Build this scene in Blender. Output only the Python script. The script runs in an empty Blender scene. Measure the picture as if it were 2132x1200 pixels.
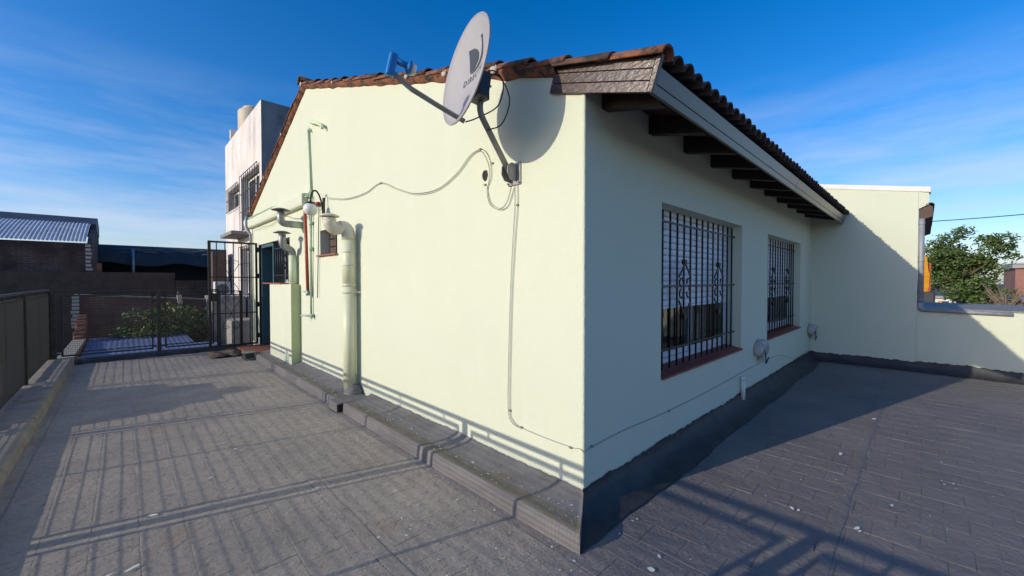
import bpy, bmesh, math, random
from mathutils import Vector, Matrix, noise
R = math.radians
random.seed(7)
S = bpy.context.scene
COL = S.collection

# ------------------------------------------------------------------ camera, sky, sun, exposure
FPX, PCX, PCY = 832.0, 1066.0, 600.0            # focal length and centre in photograph pixels
YAW, PITCH = R(45.9), R(1.05)
CAM = Vector((-2.042, -1.466, 1.45))
cd = bpy.data.cameras.new('camera'); cam = bpy.data.objects.new('camera', cd); COL.objects.link(cam)
cd.sensor_width = 36.0; cd.lens = 36.0 * FPX / 2132.0
cd.clip_start = 0.05; cd.clip_end = 3000
cam.location = CAM; cam.rotation_euler = (R(90) - PITCH, 0, YAW - R(90))
S.camera = cam
SUN = Vector((-1.0, 0.28, 0.34)).normalized()   # towards the sun
w = bpy.data.worlds.new('World'); S.world = w; w.use_nodes = True
nt = w.node_tree; nt.nodes.clear()
wo = nt.nodes.new('ShaderNodeOutputWorld'); bg = nt.nodes.new('ShaderNodeBackground')
sky = nt.nodes.new('ShaderNodeTexSky'); sky.sky_type = 'NISHITA'; sky.sun_disc = False
sky.sun_elevation = math.asin(SUN.z); sky.sun_rotation = math.atan2(SUN.x, SUN.y)
sky.air_density = 1.0; sky.dust_density = 1.0; sky.ozone_density = 2.2; sky.altitude = 50
hs = nt.nodes.new('ShaderNodeHueSaturation'); hs.inputs['Saturation'].default_value = 1.36
tint = nt.nodes.new('ShaderNodeMixRGB'); tint.blend_type = 'MULTIPLY'; tint.inputs['Fac'].default_value = 1; tint.inputs['Color2'].default_value = (.93, .955, 1.13, 1)
nt.links.new(sky.outputs[0], tint.inputs['Color1']); nt.links.new(tint.outputs[0], hs.inputs['Color'])
# thin clouds low over the horizon, all the way round
tc = nt.nodes.new('ShaderNodeTexCoord'); mp = nt.nodes.new('ShaderNodeMapping')
mp.inputs['Scale'].default_value = (1.5, 1.5, 9.0)
cn = nt.nodes.new('ShaderNodeTexNoise'); cn.inputs['Scale'].default_value = 1.7; cn.inputs['Detail'].default_value = 7
cn.inputs['Roughness'].default_value = 0.6
cr = nt.nodes.new('ShaderNodeValToRGB'); cr.color_ramp.elements[0].position = .36; cr.color_ramp.elements[1].position = .66
sx = nt.nodes.new('ShaderNodeSeparateXYZ')
mr = nt.nodes.new('ShaderNodeMapRange'); mr.inputs['From Min'].default_value = 0.0; mr.inputs['From Max'].default_value = 0.40
mr.inputs['To Min'].default_value = 0.95; mr.inputs['To Max'].default_value = 0.0
mu = nt.nodes.new('ShaderNodeMath'); mu.operation = 'MULTIPLY'
mx = nt.nodes.new('ShaderNodeMixRGB'); mx.inputs['Color2'].default_value = (3.9, 4.35, 5.4, 1)
nt.links.new(tc.outputs['Generated'], mp.inputs['Vector']); nt.links.new(mp.outputs[0], cn.inputs['Vector'])
nt.links.new(cn.outputs['Fac'], cr.inputs[0]); nt.links.new(tc.outputs['Generated'], sx.inputs[0])
nt.links.new(sx.outputs['Z'], mr.inputs['Value']); nt.links.new(cr.outputs[0], mu.inputs[0]); nt.links.new(mr.outputs[0], mu.inputs[1])
nt.links.new(mu.outputs[0], mx.inputs['Fac']); nt.links.new(hs.outputs[0], mx.inputs['Color1'])
nt.links.new(mx.outputs[0], bg.inputs['Color']); bg.inputs['Strength'].default_value = 0.15
nt.links.new(bg.outputs[0], wo.inputs[0])
ld = bpy.data.lights.new('sun', 'SUN'); ld.energy = 2.9; ld.angle = R(0.38); ld.color = (1.0, 0.92, 0.75)
lo = bpy.data.objects.new('sun', ld); COL.objects.link(lo); lo.rotation_euler = (-SUN).to_track_quat('-Z', 'Y').to_euler(); lo.location = (-20, 6, 12)
S.view_settings.view_transform = 'Standard'; S.view_settings.look = 'None'; S.view_settings.gamma = 1
S.view_settings.use_curve_mapping = False; S.view_settings.exposure = 0.2

# ------------------------------------------------------------------ pixel -> point on a plane (x, y or z = value)
_fw = Vector((math.cos(YAW) * math.cos(PITCH), math.sin(YAW) * math.cos(PITCH), -math.sin(PITCH)))
_rt = Vector((math.sin(YAW), -math.cos(YAW), 0)); _up = _rt.cross(_fw)
def pl(px, py, ax, val):
    d = _fw + _rt * ((px - PCX) / FPX) + _up * ((PCY - py) / FPX)
    return CAM + d * ((val - CAM[ax]) / d[ax])
def PX(px, py, x=0.0): return pl(px, py, 0, x)
def PY(px, py, y=0.0): return pl(px, py, 1, y)
def PZ(px, py, z=0.0): return pl(px, py, 2, z)

# ------------------------------------------------------------------ materials
def nd(m, t): return m.node_tree.nodes.new(t)
def lk(m, a, b): m.node_tree.links.new(a, b)
MATS = {}
def mat(name, col, rough=.8, col2=None, nscale=4., lo_=.4, hi_=.65, bump=0., bscale=60., bdist=.004, metal=0., spec=.5, coord='Object', col3=None, n3=30., lo3=.6, hi3=.7, stretch=None, bdetail=3.):
    if name in MATS: return MATS[name]
    m = bpy.data.materials.new(name); m.use_nodes = True
    b = m.node_tree.nodes['Principled BSDF']; b.inputs['Roughness'].default_value = rough; b.inputs['Metallic'].default_value = metal
    b.inputs['Specular IOR Level'].default_value = spec
    b.inputs['Base Color'].default_value = (*col, 1)
    t = nd(m, 'ShaderNodeTexCoord'); vec = t.outputs[coord]
    if coord == 'World':
        pass
    if stretch:
        mpn = nd(m, 'ShaderNodeMapping'); mpn.inputs['Scale'].default_value = stretch; lk(m, vec, mpn.inputs['Vector']); vs = mpn.outputs[0]
    else: vs = vec
    out = None
    if col2:
        n = nd(m, 'ShaderNodeTexNoise'); n.inputs['Scale'].default_value = nscale; n.inputs['Detail'].default_value = 6; n.inputs['Roughness'].default_value = .65
        lk(m, vs, n.inputs['Vector'])
        r = nd(m, 'ShaderNodeMapRange'); r.inputs['From Min'].default_value = lo_; r.inputs['From Max'].default_value = hi_; lk(m, n.outputs['Fac'], r.inputs['Value'])
        x = nd(m, 'ShaderNodeMixRGB'); x.inputs['Color1'].default_value = (*col, 1); x.inputs['Color2'].default_value = (*col2, 1)
        lk(m, r.outputs[0], x.inputs['Fac']); out = x.outputs[0]
    if col3:
        n = nd(m, 'ShaderNodeTexNoise'); n.inputs['Scale'].default_value = n3; n.inputs['Detail'].default_value = 5; n.inputs['Roughness'].default_value = .7
        lk(m, vs, n.inputs['Vector'])
        r = nd(m, 'ShaderNodeMapRange'); r.inputs['From Min'].default_value = lo3; r.inputs['From Max'].default_value = hi3; lk(m, n.outputs['Fac'], r.inputs['Value'])
        x = nd(m, 'ShaderNodeMixRGB'); x.inputs['Color1'].default_value = (*col, 1)
        if out: lk(m, out, x.inputs['Color1'])
        x.inputs['Color2'].default_value = (*col3, 1); lk(m, r.outputs[0], x.inputs['Fac']); out = x.outputs[0]
    if out: lk(m, out, b.inputs['Base Color'])
    if bump:
        n = nd(m, 'ShaderNodeTexNoise'); n.inputs['Scale'].default_value = bscale; n.inputs['Detail'].default_value = bdetail; lk(m, vs, n.inputs['Vector'])
        bp = nd(m, 'ShaderNodeBump'); bp.inputs['Strength'].default_value = bump; bp.inputs['Distance'].default_value = bdist
        lk(m, n.outputs['Fac'], bp.inputs['Height']); lk(m, bp.outputs[0], b.inputs['Normal'])
    MATS[name] = m; return m
def M(n): return MATS[n]
mat('stucco', (.665, .685, .535), .92, (.645, .667, .515), 1.3, .35, .7, bump=.7, bscale=150, bdist=.006, bdetail=3, spec=.15, col3=(.70, .70, .56), n3=3.2, lo3=.55, hi3=.8, stretch=(1, 1, .6))
mat('green_paint', (.62, .70, .40), .7, (.55, .64, .35), 5, bump=.15, bscale=40)
mat('green_pale', (.66, .74, .50), .6, (.60, .69, .44), 6)
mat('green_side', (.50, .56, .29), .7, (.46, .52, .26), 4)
mat('pipe_green', (.30, .47, .30), .55, (.42, .56, .40), 14)
mat('pipe_red', (.42, .075, .035), .55, (.33, .06, .03), 9)
mat('white_paint', (.78, .77, .72), .7, (.70, .69, .62), 5)
mat('pvc_green', (.70, .70, .50), .5, (.64, .655, .44), 5)
mat('pvc', (.66, .61, .49), .5, (.58, .55, .43), 6, col3=(.5, .47, .38), n3=14, lo3=.62, hi3=.8)
mat('galv', (.38, .39, .39), .5, (.26, .275, .28), 13, metal=.55)
mat('zinc_pale', (.36, .36, .38), .55, (.27, .27, .285), 9, metal=.15)
mat('zinc_dark', (.12, .12, .11), .55, (.2, .19, .17), 9, metal=.4)
mat('dish', (.40, .375, .37), .5, (.35, .33, .325), 3, col3=(.3, .29, .28), n3=22, lo3=.66, hi3=.8)
mat('dish_arm', (.36, .345, .32), .5, (.28, .27, .25), 10, metal=.35)
mat('dish_dark', (.045, .05, .06), .5)
mat('logo', (.05, .055, .065), .55)
mat('lnb_blue', (.02, .19, .50), .4, (.025, .22, .52), 8)
mat('lnb_white', (.72, .72, .69), .45)
mat('iron', (.016, .015, .015), .5, (.03, .024, .02), 18, metal=.2)
mat('iron_rail', (.03, .028, .027), .5, (.06, .05, .042), 14, metal=.25)
mat('wire_mesh', (.13, .11, .09), .6, metal=.4)
mat('black_wire', (.02, .02, .02), .5)
mat('grey_wire', (.22, .21, .16), .6)
mat('white_wire', (.34, .35, .30), .6)
mat('terracotta', (.33, .115, .05), .85, (.19, .07, .038), 7, .35, .65, bump=.4, bscale=50, bdist=.004, col3=(.035, .032, .028), n3=11, lo3=.47, hi3=.60)
mat('terracotta_dark', (.17, .075, .045), .85, (.06, .045, .035), 5, .38, .6, bump=.5, bscale=40, bdist=.005, col3=(.03, .03, .028), n3=9, lo3=.46, hi3=.6)
mat('terracotta_eave_shade', (.075, .04, .03), .85, (.03, .026, .024), 6, .38, .6, bump=.5, bscale=40, bdist=.005, col3=(.02, .021, .022), n3=9, lo3=.46, hi3=.6)  # eave course: shade under the tiles painted in as near-black, with lichen mottling
mat('mortar', (.50, .46, .41), .95, (.45, .40, .34), 20, bump=.5, bscale=60, bdist=.006)
mat('wood_black_glint', (.045, .027, .023), .35, (.085, .05, .042), 14, .35, .7, bump=.6, bscale=70, bdist=.006, stretch=(1, .35, 1), col3=(.36, .33, .33), n3=75, lo3=.60, hi3=.72)  # pale speckles are sunlit glints on the boards, painted into the colour
mat('wood_dark', (.02, .013, .01), .55, (.04, .02, .014), 9, bump=.3, bscale=60)
mat('fascia', (.085, .075, .07), .32, (.05, .043, .04), 3.5, .35, .65, bump=.35, bscale=30, bdist=.003, stretch=(.3, 1, 1), spec=.6)
mat('fascia_brown', (.07, .035, .025), .6)
mat('soffit', (.10, .022, .014), .7, (.06, .016, .01), 8)
mat('sill_tile', (.30, .060, .042), .5, (.22, .046, .034), 16, bump=.15, bscale=60)
mat('step_tile', (.36, .12, .065), .6, (.26, .09, .05), 10)
mat('alu_white', (.62, .64, .68), .4)
mat('curtain', (.42, .39, .34), .9, (.42, .36, .3), 3)
mat('room_dark', (.02, .02, .022), .9)
mat('teal', (.055, .115, .13), .55, (.045, .095, .11), 5)
mat('rag', (.10, .07, .05), .95, (.16, .115, .085), 9, bump=.6, bscale=70, bdist=.01)
mat('block', (.16, .21, .15), .8, (.34, .36, .30), 12, .45, .6)
mat('foam', (.52, .50, .45), .9, (.34, .31, .27), 10, bump=.6, bscale=22, bdist=.02)
mat('paint_drop', (.78, .78, .70), .7)
mat('grime_white', (.84, .76, .71), .9, (.74, .66, .61), 1.6, .35, .7, stretch=(1, 1, .35), col3=(.34, .31, .295), n3=1.3, lo3=.44, hi3=.80, bump=.3, bscale=25)
mat('grime_shaded', (.16, .165, .17), .9, (.27, .275, .27), .9, .35, .65, stretch=(1, 1, .5), col3=(.07, .07, .075), n3=2, lo3=.55, hi3=.8)  # tower's unlit side: its shade painted in as dark grey, plus grime stains
mat('tank', (.55, .46, .33), .6, (.62, .53, .40), 2)
mat('caster_grey', (.4, .4, .38), .7)
mat('concrete', (.30, .285, .26), .92, (.22, .205, .19), 4, bump=.3, bscale=40, col3=(.13, .12, .11), n3=8, lo3=.55, hi3=.75)
mat('concrete_moss', (.33, .30, .255), .92, (.24, .22, .15), 5, .4, .65, bump=.5, bscale=40, bdist=.006, col3=(.11, .105, .07), n3=9, lo3=.55, hi3=.72)
mat('kerb_dust', (.28, .25, .23), .92, (.20, .185, .172), 3, .4, .65, bump=.5, bscale=40, bdist=.006, col3=(.17, .155, .08), n3=5, lo3=.52, hi3=.66)
mat('render_brown', (.10, .07, .055), .95, (.06, .045, .04), 2.5, bump=.4, bscale=14, bdist=.02)
mat('orange_brick', (.38, .14, .08), .9, (.17, .085, .06), 5, bump=.5, bscale=20, bdist=.02, col3=(.12, .09, .075), n3=9, lo3=.55, hi3=.65)
mat('netting', (.010, .016, .022), .85, (.018, .026, .034), 1.5)
mat('tarp', (.03, .045, .055), .7, (.05, .06, .068), 2)
mat('sheet_metal', (.72, .66, .61), .55, (.58, .53, .49), 1.5, metal=.15, col3=(.22, .17, .14), n3=3, lo3=.62, hi3=.75)
mat('sheet_blue', (.15, .19, .33), .5, (.11, .14, .25), 1.4, metal=.1)
mat('sheet_dark', (.045, .05, .06), .6, (.09, .09, .10), .9, metal=.2)
mat('bark', (.10, .07, .05), .95, (.16, .12, .09), 12, bump=.6, bscale=25, bdist=.02)
mat('twig', (.30, .21, .15), .9)
mat('leaf_a', (.075, .12, .022), .6, (.11, .16, .03), 1.5)
mat('leaf_b', (.035, .07, .014), .6, (.06, .10, .02), 1.5)
mat('leaf_bush', (.11, .15, .03), .55, (.18, .20, .045), 4)
mat('leaf_bush2', (.05, .085, .018), .6, (.08, .12, .025), 4)
mat('yellow', (.70, .32, .01), .45, (.6, .25, .01), 3)
mat('machine_black', (.02, .02, .025), .5)
mat('glass_dark', (.02, .025, .03), .08, spec=.6)
mat('far_red', (.34, .16, .12), .9, (.27, .13, .10), 1)
mat('far_white', (.66, .64, .62), .9)
mat('far_grey', (.34, .32, .32), .9)
mat('asphalt', (.06, .06, .06), .95, (.09, .085, .08), .4)
mat('grass', (.07, .085, .03), .95, (.10, .09, .05), .5)

def add_leaf(mn):
    m = M(mn); b = m.node_tree.nodes['Principled BSDF']
    b.inputs['Transmission Weight'].default_value = 0
for k in ('leaf_a', 'leaf_b', 'leaf_bush', 'leaf_bush2'): add_leaf(k)

def floor_material():
    # weathered bitumen membrane: dusty brown-grey on the passage, newer and darker on the side terrace
    m = bpy.data.materials.new('membrane_floor'); m.use_nodes = True; MATS['floor'] = m
    b = m.node_tree.nodes['Principled BSDF']; b.inputs['Roughness'].default_value = .72; b.inputs['Specular IOR Level'].default_value = .35
    g = nd(m, 'ShaderNodeNewGeometry'); sp = nd(m, 'ShaderNodeSeparateXYZ'); lk(m, g.outputs['Position'], sp.inputs[0])
    def nz(sc, det=6, rg=.65):
        n = nd(m, 'ShaderNodeTexNoise'); n.inputs['Scale'].default_value = sc; n.inputs['Detail'].default_value = det; n.inputs['Roughness'].default_value = rg
        lk(m, g.outputs['Position'], n.inputs['Vector']); return n.outputs['Fac']
    def mixc(f, a, c):
        x = nd(m, 'ShaderNodeMixRGB'); lk(m, f, x.inputs['Fac'])
        for s_, v in (('Color1', a), ('Color2', c)):
            if isinstance(v, tuple): x.inputs[s_].default_value = (*v, 1)
            else: lk(m, v, x.inputs[s_])
        return x.outputs[0]
    def rng(v, a, c):
        r = nd(m, 'ShaderNodeMapRange'); r.inputs['From Min'].default_value = a; r.inputs['From Max'].default_value = c; lk(m, v, r.inputs['Value']); return r.outputs[0]
    dusty = mixc(rng(nz(1.6), .38, .66), (.395, .33, .275), (.29, .25, .215))
    dusty = mixc(rng(nz(2.3), .58, .72), dusty, (.35, .245, .17))
    dusty = mixc(rng(nz(22), .52, .72), dusty, (.20, .17, .15))
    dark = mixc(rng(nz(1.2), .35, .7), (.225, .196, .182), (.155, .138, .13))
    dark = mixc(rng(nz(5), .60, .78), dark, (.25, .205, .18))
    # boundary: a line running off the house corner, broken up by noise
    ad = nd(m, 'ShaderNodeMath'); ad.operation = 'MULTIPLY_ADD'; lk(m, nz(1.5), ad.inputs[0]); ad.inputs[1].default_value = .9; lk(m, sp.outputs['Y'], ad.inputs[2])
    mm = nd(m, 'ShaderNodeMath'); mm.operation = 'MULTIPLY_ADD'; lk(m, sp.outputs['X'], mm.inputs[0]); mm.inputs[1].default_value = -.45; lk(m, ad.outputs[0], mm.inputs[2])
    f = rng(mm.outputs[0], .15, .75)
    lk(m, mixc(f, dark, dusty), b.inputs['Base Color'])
    h = nd(m, 'ShaderNodeMath'); h.operation = 'MULTIPLY_ADD'; lk(m, nz(34, 6), h.inputs[0]); h.inputs[1].default_value = .7; lk(m, nz(9, 4), h.inputs[2])
    bp = nd(m, 'ShaderNodeBump'); bp.inputs['Strength'].default_value = .8; bp.inputs['Distance'].default_value = .016
    lk(m, h.outputs[0], bp.inputs['Height']); lk(m, bp.outputs[0], b.inputs['Normal'])
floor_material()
mat('flashing', (.20, .185, .178), .75, (.15, .14, .135), 6, bump=.5, bscale=30, bdist=.01, col3=(.17, .14, .085), n3=5, lo3=.6, hi3=.72)
mat('flashing_moss', (.17, .148, .12), .9, (.13, .12, .088), 6, .38, .6, bump=.6, bscale=45, bdist=.008, col3=(.19, .12, .07), n3=9, lo3=.58, hi3=.7)
mat('flashing_face', (.21, .19, .18), .8, (.15, .135, .13), 5, bump=.5, bscale=28, bdist=.008, stretch=(1, .4, 1))
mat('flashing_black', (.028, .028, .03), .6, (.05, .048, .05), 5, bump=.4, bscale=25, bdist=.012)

def brick_material(name, c1, c2, mortar, sc=1.0, rough=.95):
    m = bpy.data.materials.new(name); m.use_nodes = True; MATS[name] = m
    b = m.node_tree.nodes['Principled BSDF']; b.inputs['Roughness'].default_value = rough
    t = nd(m, 'ShaderNodeTexCoord'); mp_ = nd(m, 'ShaderNodeMapping'); mp_.inputs['Rotation'].default_value = (R(90), 0, 0)
    lk(m, t.outputs['Object'], mp_.inputs['Vector'])
    br = nd(m, 'ShaderNodeTexBrick'); lk(m, mp_.outputs[0], br.inputs['Vector'])
    br.inputs['Color1'].default_value = (*c1, 1); br.inputs['Color2'].default_value = (*c2, 1); br.inputs['Mortar'].default_value = (*mortar, 1)
    br.inputs['Scale'].default_value = sc; br.inputs['Brick Width'].default_value = .25; br.inputs['Row Height'].default_value = .075; br.inputs['Mortar Size'].default_value = .012
    n = nd(m, 'ShaderNodeTexNoise'); n.inputs['Scale'].default_value = 1.4; n.inputs['Detail'].default_value = 6; lk(m, t.outputs['Object'], n.inputs['Vector'])
    r = nd(m, 'ShaderNodeMapRange'); r.inputs['From Min'].default_value = .4; r.inputs['From Max'].default_value = .62; lk(m, n.outputs['Fac'], r.inputs['Value'])
    x = nd(m, 'ShaderNodeMixRGB'); lk(m, r.outputs[0], x.inputs['Fac']); lk(m, br.outputs['Color'], x.inputs['Color1']); x.inputs['Color2'].default_value = (c1[0]*.45, c1[1]*.5, c1[2]*.6, 1)
    lk(m, x.outputs[0], b.inputs['Base Color'])
    bp = nd(m, 'ShaderNodeBump'); bp.inputs['Strength'].default_value = .8; bp.inputs['Distance'].default_value = .02
    lk(m, br.outputs['Fac'], bp.inputs['Height']); bp.invert = True; lk(m, bp.outputs[0], b.inputs['Normal'])
brick_material('brick_dark', (.15, .085, .062), (.095, .06, .05), (.17, .145, .125))
brick_material('brick_red', (.24, .095, .065), (.15, .07, .05), (.22, .17, .14))

def shutter_material():
    m = bpy.data.materials.new('shutter'); m.use_nodes = True; MATS['shutter'] = m
    b = m.node_tree.nodes['Principled BSDF']; b.inputs['Roughness'].default_value = .45; b.inputs['Base Color'].default_value = (.86, .86, .90, 1)
shutter_material()

# ------------------------------------------------------------------ mesh building
class MB:
    def __init__(s): s.v = []; s.f = []; s.sm = []; s.mi = []; s.cur = 0
    def face(s, idx, smooth=False): s.f.append(tuple(idx)); s.sm.append(smooth); s.mi.append(s.cur)
    def poly(s, pts, smooth=False):
        n = len(s.v); s.v += [Vector(p) for p in pts]; s.face(range(n, n + len(pts)), smooth); return s
    def box(s, a, b):
        x0, y0, z0 = a; x1, y1, z1 = b
        if x0 > x1: x0, x1 = x1, x0
        if y0 > y1: y0, y1 = y1, y0
        if z0 > z1: z0, z1 = z1, z0
        n = len(s.v); s.v += [Vector(p) for p in ((x0,y0,z0),(x1,y0,z0),(x1,y1,z0),(x0,y1,z0),(x0,y0,z1),(x1,y0,z1),(x1,y1,z1),(x0,y1,z1))]
        for q in ((0,3,2,1),(4,5,6,7),(0,1,5,4),(1,2,6,5),(2,3,7,6),(3,0,4,7)): s.face([n + k for k in q])
        return s
    def bar(s, p, q, wd, ht, up=(0,0,1)):
        p = Vector(p); q = Vector(q); d = (q - p).normalized(); u = Vector(up)
        if abs(d.dot(u)) > .95: u = Vector((1, 0, 0))
        sd = d.cross(u).normalized(); u = sd.cross(d).normalized(); n = len(s.v)
        for e in (p, q):
            for a, b in ((-1,-1),(1,-1),(1,1),(-1,1)): s.v.append(e + sd*(a*wd/2) + u*(b*ht/2))
        for k in ((3,2,1,0),(4,5,6,7),(0,1,5,4),(1,2,6,5),(2,3,7,6),(3,0,4,7)): s.face([n + j for j in k])
        return s
    def tube(s, pts, r, n=8, smooth=True, caps=True):
        pts = [Vector(p) for p in pts]; rr = r if isinstance(r, (list, tuple)) else [r]*len(pts)
        b0 = len(s.v); prev = None
        for i, p in enumerate(pts):
            t = (pts[min(i+1, len(pts)-1)] - pts[max(i-1, 0)])
            if t.length < 1e-9: t = Vector((0,0,1))
            t.normalize()
            if prev is None:
                u = Vector((0,0,1)) if abs(t.z) < .9 else Vector((1,0,0))
                u = (u - t*u.dot(t)).normalized()
            else:
                u = prev - t*prev.dot(t)
                u = u.normalized() if u.length > 1e-6 else Vector((1,0,0))
            prev = u; vv = t.cross(u)
            for k in range(n):
                a = 2*math.pi*k/n; s.v.append(p + (u*math.cos(a) + vv*math.sin(a))*rr[i])
        for i in range(len(pts)-1):
            for k in range(n):
                s.face((b0+i*n+k, b0+i*n+(k+1)%n, b0+(i+1)*n+(k+1)%n, b0+(i+1)*n+k), smooth)
        if caps:
            s.face([b0+k for k in reversed(range(n))]); s.face([b0+(len(pts)-1)*n+k for k in range(n)])
        return s
    def lathe(s, c, axis, prof, n=20, smooth=True):
        c = Vector(c); ax = Vector(axis).normalized(); u = Vector((0,0,1)) if abs(ax.z) < .9 else Vector((1,0,0))
        u = (u - ax*u.dot(ax)).normalized(); vv = ax.cross(u); b0 = len(s.v)
        for (r, h) in prof:
            for k in range(n):
                a = 2*math.pi*k/n; s.v.append(c + ax*h + (u*math.cos(a)+vv*math.sin(a))*max(r, 1e-4))
        for i in range(len(prof)-1):
            for k in range(n):
                s.face((b0+i*n+k, b0+i*n+(k+1)%n, b0+(i+1)*n+(k+1)%n, b0+(i+1)*n+k), smooth)
        return s
    def prism(s, pts, off):
        off = Vector(off); n = len(s.v); k = len(pts); s.v += [Vector(p) for p in pts] + [Vector(p)+off for p in pts]
        s.face(range(n+k-1, n-1, -1)); s.face(range(n+k, n+2*k))
        for i in range(k): j = (i+1) % k; s.face((n+i, n+j, n+k+j, n+k+i))
        return s
    def sphere(s, c, r, nu=16, nv=10, sc=(1,1,1)):
        c = Vector(c); b0 = len(s.v)
        for i in range(nv+1):
            th = math.pi*i/nv
            for k in range(nu):
                a = 2*math.pi*k/nu
                s.v.append(c + Vector((r*sc[0]*math.sin(th)*math.cos(a), r*sc[1]*math.sin(th)*math.sin(a), r*sc[2]*math.cos(th))))
        for i in range(nv):
            for k in range(nu): s.face((b0+i*nu+k, b0+(i+1)*nu+k, b0+(i+1)*nu+(k+1)%nu, b0+i*nu+(k+1)%nu), True)
        return s
    def mesh(s, name, mats, origin=(0,0,0)):
        o = Vector(origin); me = bpy.data.meshes.new(name); me.from_pydata([tuple(v-o) for v in s.v], [], s.f)
        if not isinstance(mats, (list, tuple)): mats = [mats]
        for m in mats: me.materials.append(M(m) if isinstance(m, str) else m)
        me.polygons.foreach_set('use_smooth', s.sm); me.polygons.foreach_set('material_index', s.mi)
        me.update(); return me
    def build(s, name, mats, parent=None, bevel=0, origin=None):
        base = parent_origin(parent); o0 = Vector(origin) if origin is not None else base
        ob = bpy.data.objects.new(name, s.mesh(name, mats, o0)); COL.objects.link(ob)
        if parent: ob.parent = parent
        ob.location = o0 - base; ob['_o'] = list(o0)
        if bevel:
            b = ob.modifiers.new('bevel', 'BEVEL'); b.width = bevel; b.segments = 2; b.limit_method = 'ANGLE'; b.angle_limit = R(40)
        return ob
def parent_origin(p): return Vector(p['_o']) if p else Vector((0,0,0))
def tag(o, label, cat, group=None):
    o['label'] = label; o['category'] = cat
    if group: o['group'] = group
    return o
def thing(name, label, cat, loc, group=None):
    o = bpy.data.objects.new(name, None); COL.objects.link(o); o.location = loc; o['_o'] = list(loc); o.empty_display_size = .1
    return tag(o, label, cat, group)
def struct(o): o['kind'] = 'structure'; return o
def stuff(o): o['kind'] = 'stuff'; return o
def bez(p0, p1, p2, p3, n=10):
    p0, p1, p2, p3 = map(Vector, (p0, p1, p2, p3)); out = []
    for i in range(n+1):
        t = i/n; out.append(p0*(1-t)**3 + p1*3*t*(1-t)**2 + p2*3*t*t*(1-t) + p3*t**3)
    return out
def smoothpath(P, n=8):
    P = [Vector(p) for p in P]; Q = [P[0]*2-P[1]] + P + [P[-1]*2-P[-2]]; out = []
    for i in range(1, len(Q)-2):
        a, b, c, d = Q[i-1:i+3]
        for k in range(n):
            t = k/n; out.append(.5*((2*b)+(c-a)*t+(2*a-5*b+4*c-d)*t*t+(3*b-3*c+d-a)*t**3))
    out.append(P[-1]); return out
def nz1(x, y=0., z=0.): return noise.noise(Vector((x, y, z)))

W = 7.10                                             # wall C plane
zr = lambda y: 2.70 + .325*y                         # roof slope over the side terrace
RIDGE_Y = 5.20; RIDGE_Z = zr(RIDGE_Y)
zl = lambda y: RIDGE_Z - .41*(y - RIDGE_Y)           # far roof slope
HOUSE_END = 8.92

# ================================================================== SETTING
g = MB(); g.poly([(-900,-900,-3.4),(900,-900,-3.4),(900,900,-3.4),(-900,900,-3.4)])
struct(g.build('ground', 'grass'))

# terrace slab with its tiles
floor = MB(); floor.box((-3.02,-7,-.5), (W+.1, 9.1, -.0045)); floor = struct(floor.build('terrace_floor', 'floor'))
def tile_mesh(seed, s=.2, soft=1.):
    # membrane-coated tile: edges rounded off, some joints almost filled
    rnd = random.Random(seed); h = s/2 - .0006; b = MB()
    o = [(-h,-h),(h,-h),(h,h),(-h,h)]; dep = soft*rnd.choice((.0004,.0006,.0008,.0010,.0015,.0024)); e = rnd.uniform(.004,.010)
    jz = [soft*rnd.uniform(-.0006,.0006) for _ in range(4)]
    b.v += [Vector((x, y, -.012)) for x, y in o] + [Vector((x, y, -dep+jz[i]*.5)) for i, (x, y) in enumerate(o)] + [Vector((x*(1-e/h)+rnd.uniform(-.002,.002), y*(1-e/h)+rnd.uniform(-.002,.002), jz[i])) for i, (x, y) in enumerate(o)]
    for k in range(4):
        j = (k+1) % 4; b.face((k, j, 4+j, 4+k)); b.face((4+k, 4+j, 8+j, 8+k))
    b.face((8,9,10,11)); return b
TV = [tile_mesh(k, .2, 2.3) for k in range(12)] + [tile_mesh(k, .2, .9) for k in range(12)]; TM = [t.mesh('floor_tile', 'floor') for t in TV]
cells = []
def cam_size(p):
    v = Vector(p) - CAM; z = v.dot(_fw)
    if z < .25: return None
    px = PCX + FPX*v.dot(_rt)/z; py = PCY - FPX*v.dot(_up)/z
    if px < -60 or px > 2190 or py > 1280: return None
    return 1/z**3
ncol = int((W + 2.62)/.2)
for i in range(ncol):
    x = -2.60 + .1 + i*.2
    for j in range(-36, 46):
        y = j*.2 + (.1 if i % 2 else 0) + .03
        if y > 8.72 or (x > -.42 and y > -.20) or y < -6.8: continue
        cells.append((cam_size((x, y, 0)), x, y))
vis = sorted([c for c in cells if c[0]], key=lambda c: -c[0]); rest = vis[300:] + [c for c in cells if not c[0]]
rest_mb = MB()
def tz(x, y): return -.001 + .0018*nz1(x*1.7, y*1.7, 3.3)
for k, (s_, x, y) in enumerate(vis[:300]):
    o = bpy.data.objects.new('floor_tile', TM[k*7 % 12 + (12 if x < -.3 and y > -.6 else 0)]); COL.objects.link(o); o.parent = floor
    o.location = (x, y, tz(x, y)); q_ = .0008 if x < -.3 and y > -.6 else .0022; o.rotation_euler = (random.gauss(0,q_), random.gauss(0,q_), (k*7 % 4)*R(90)+random.gauss(0,.006))
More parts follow.
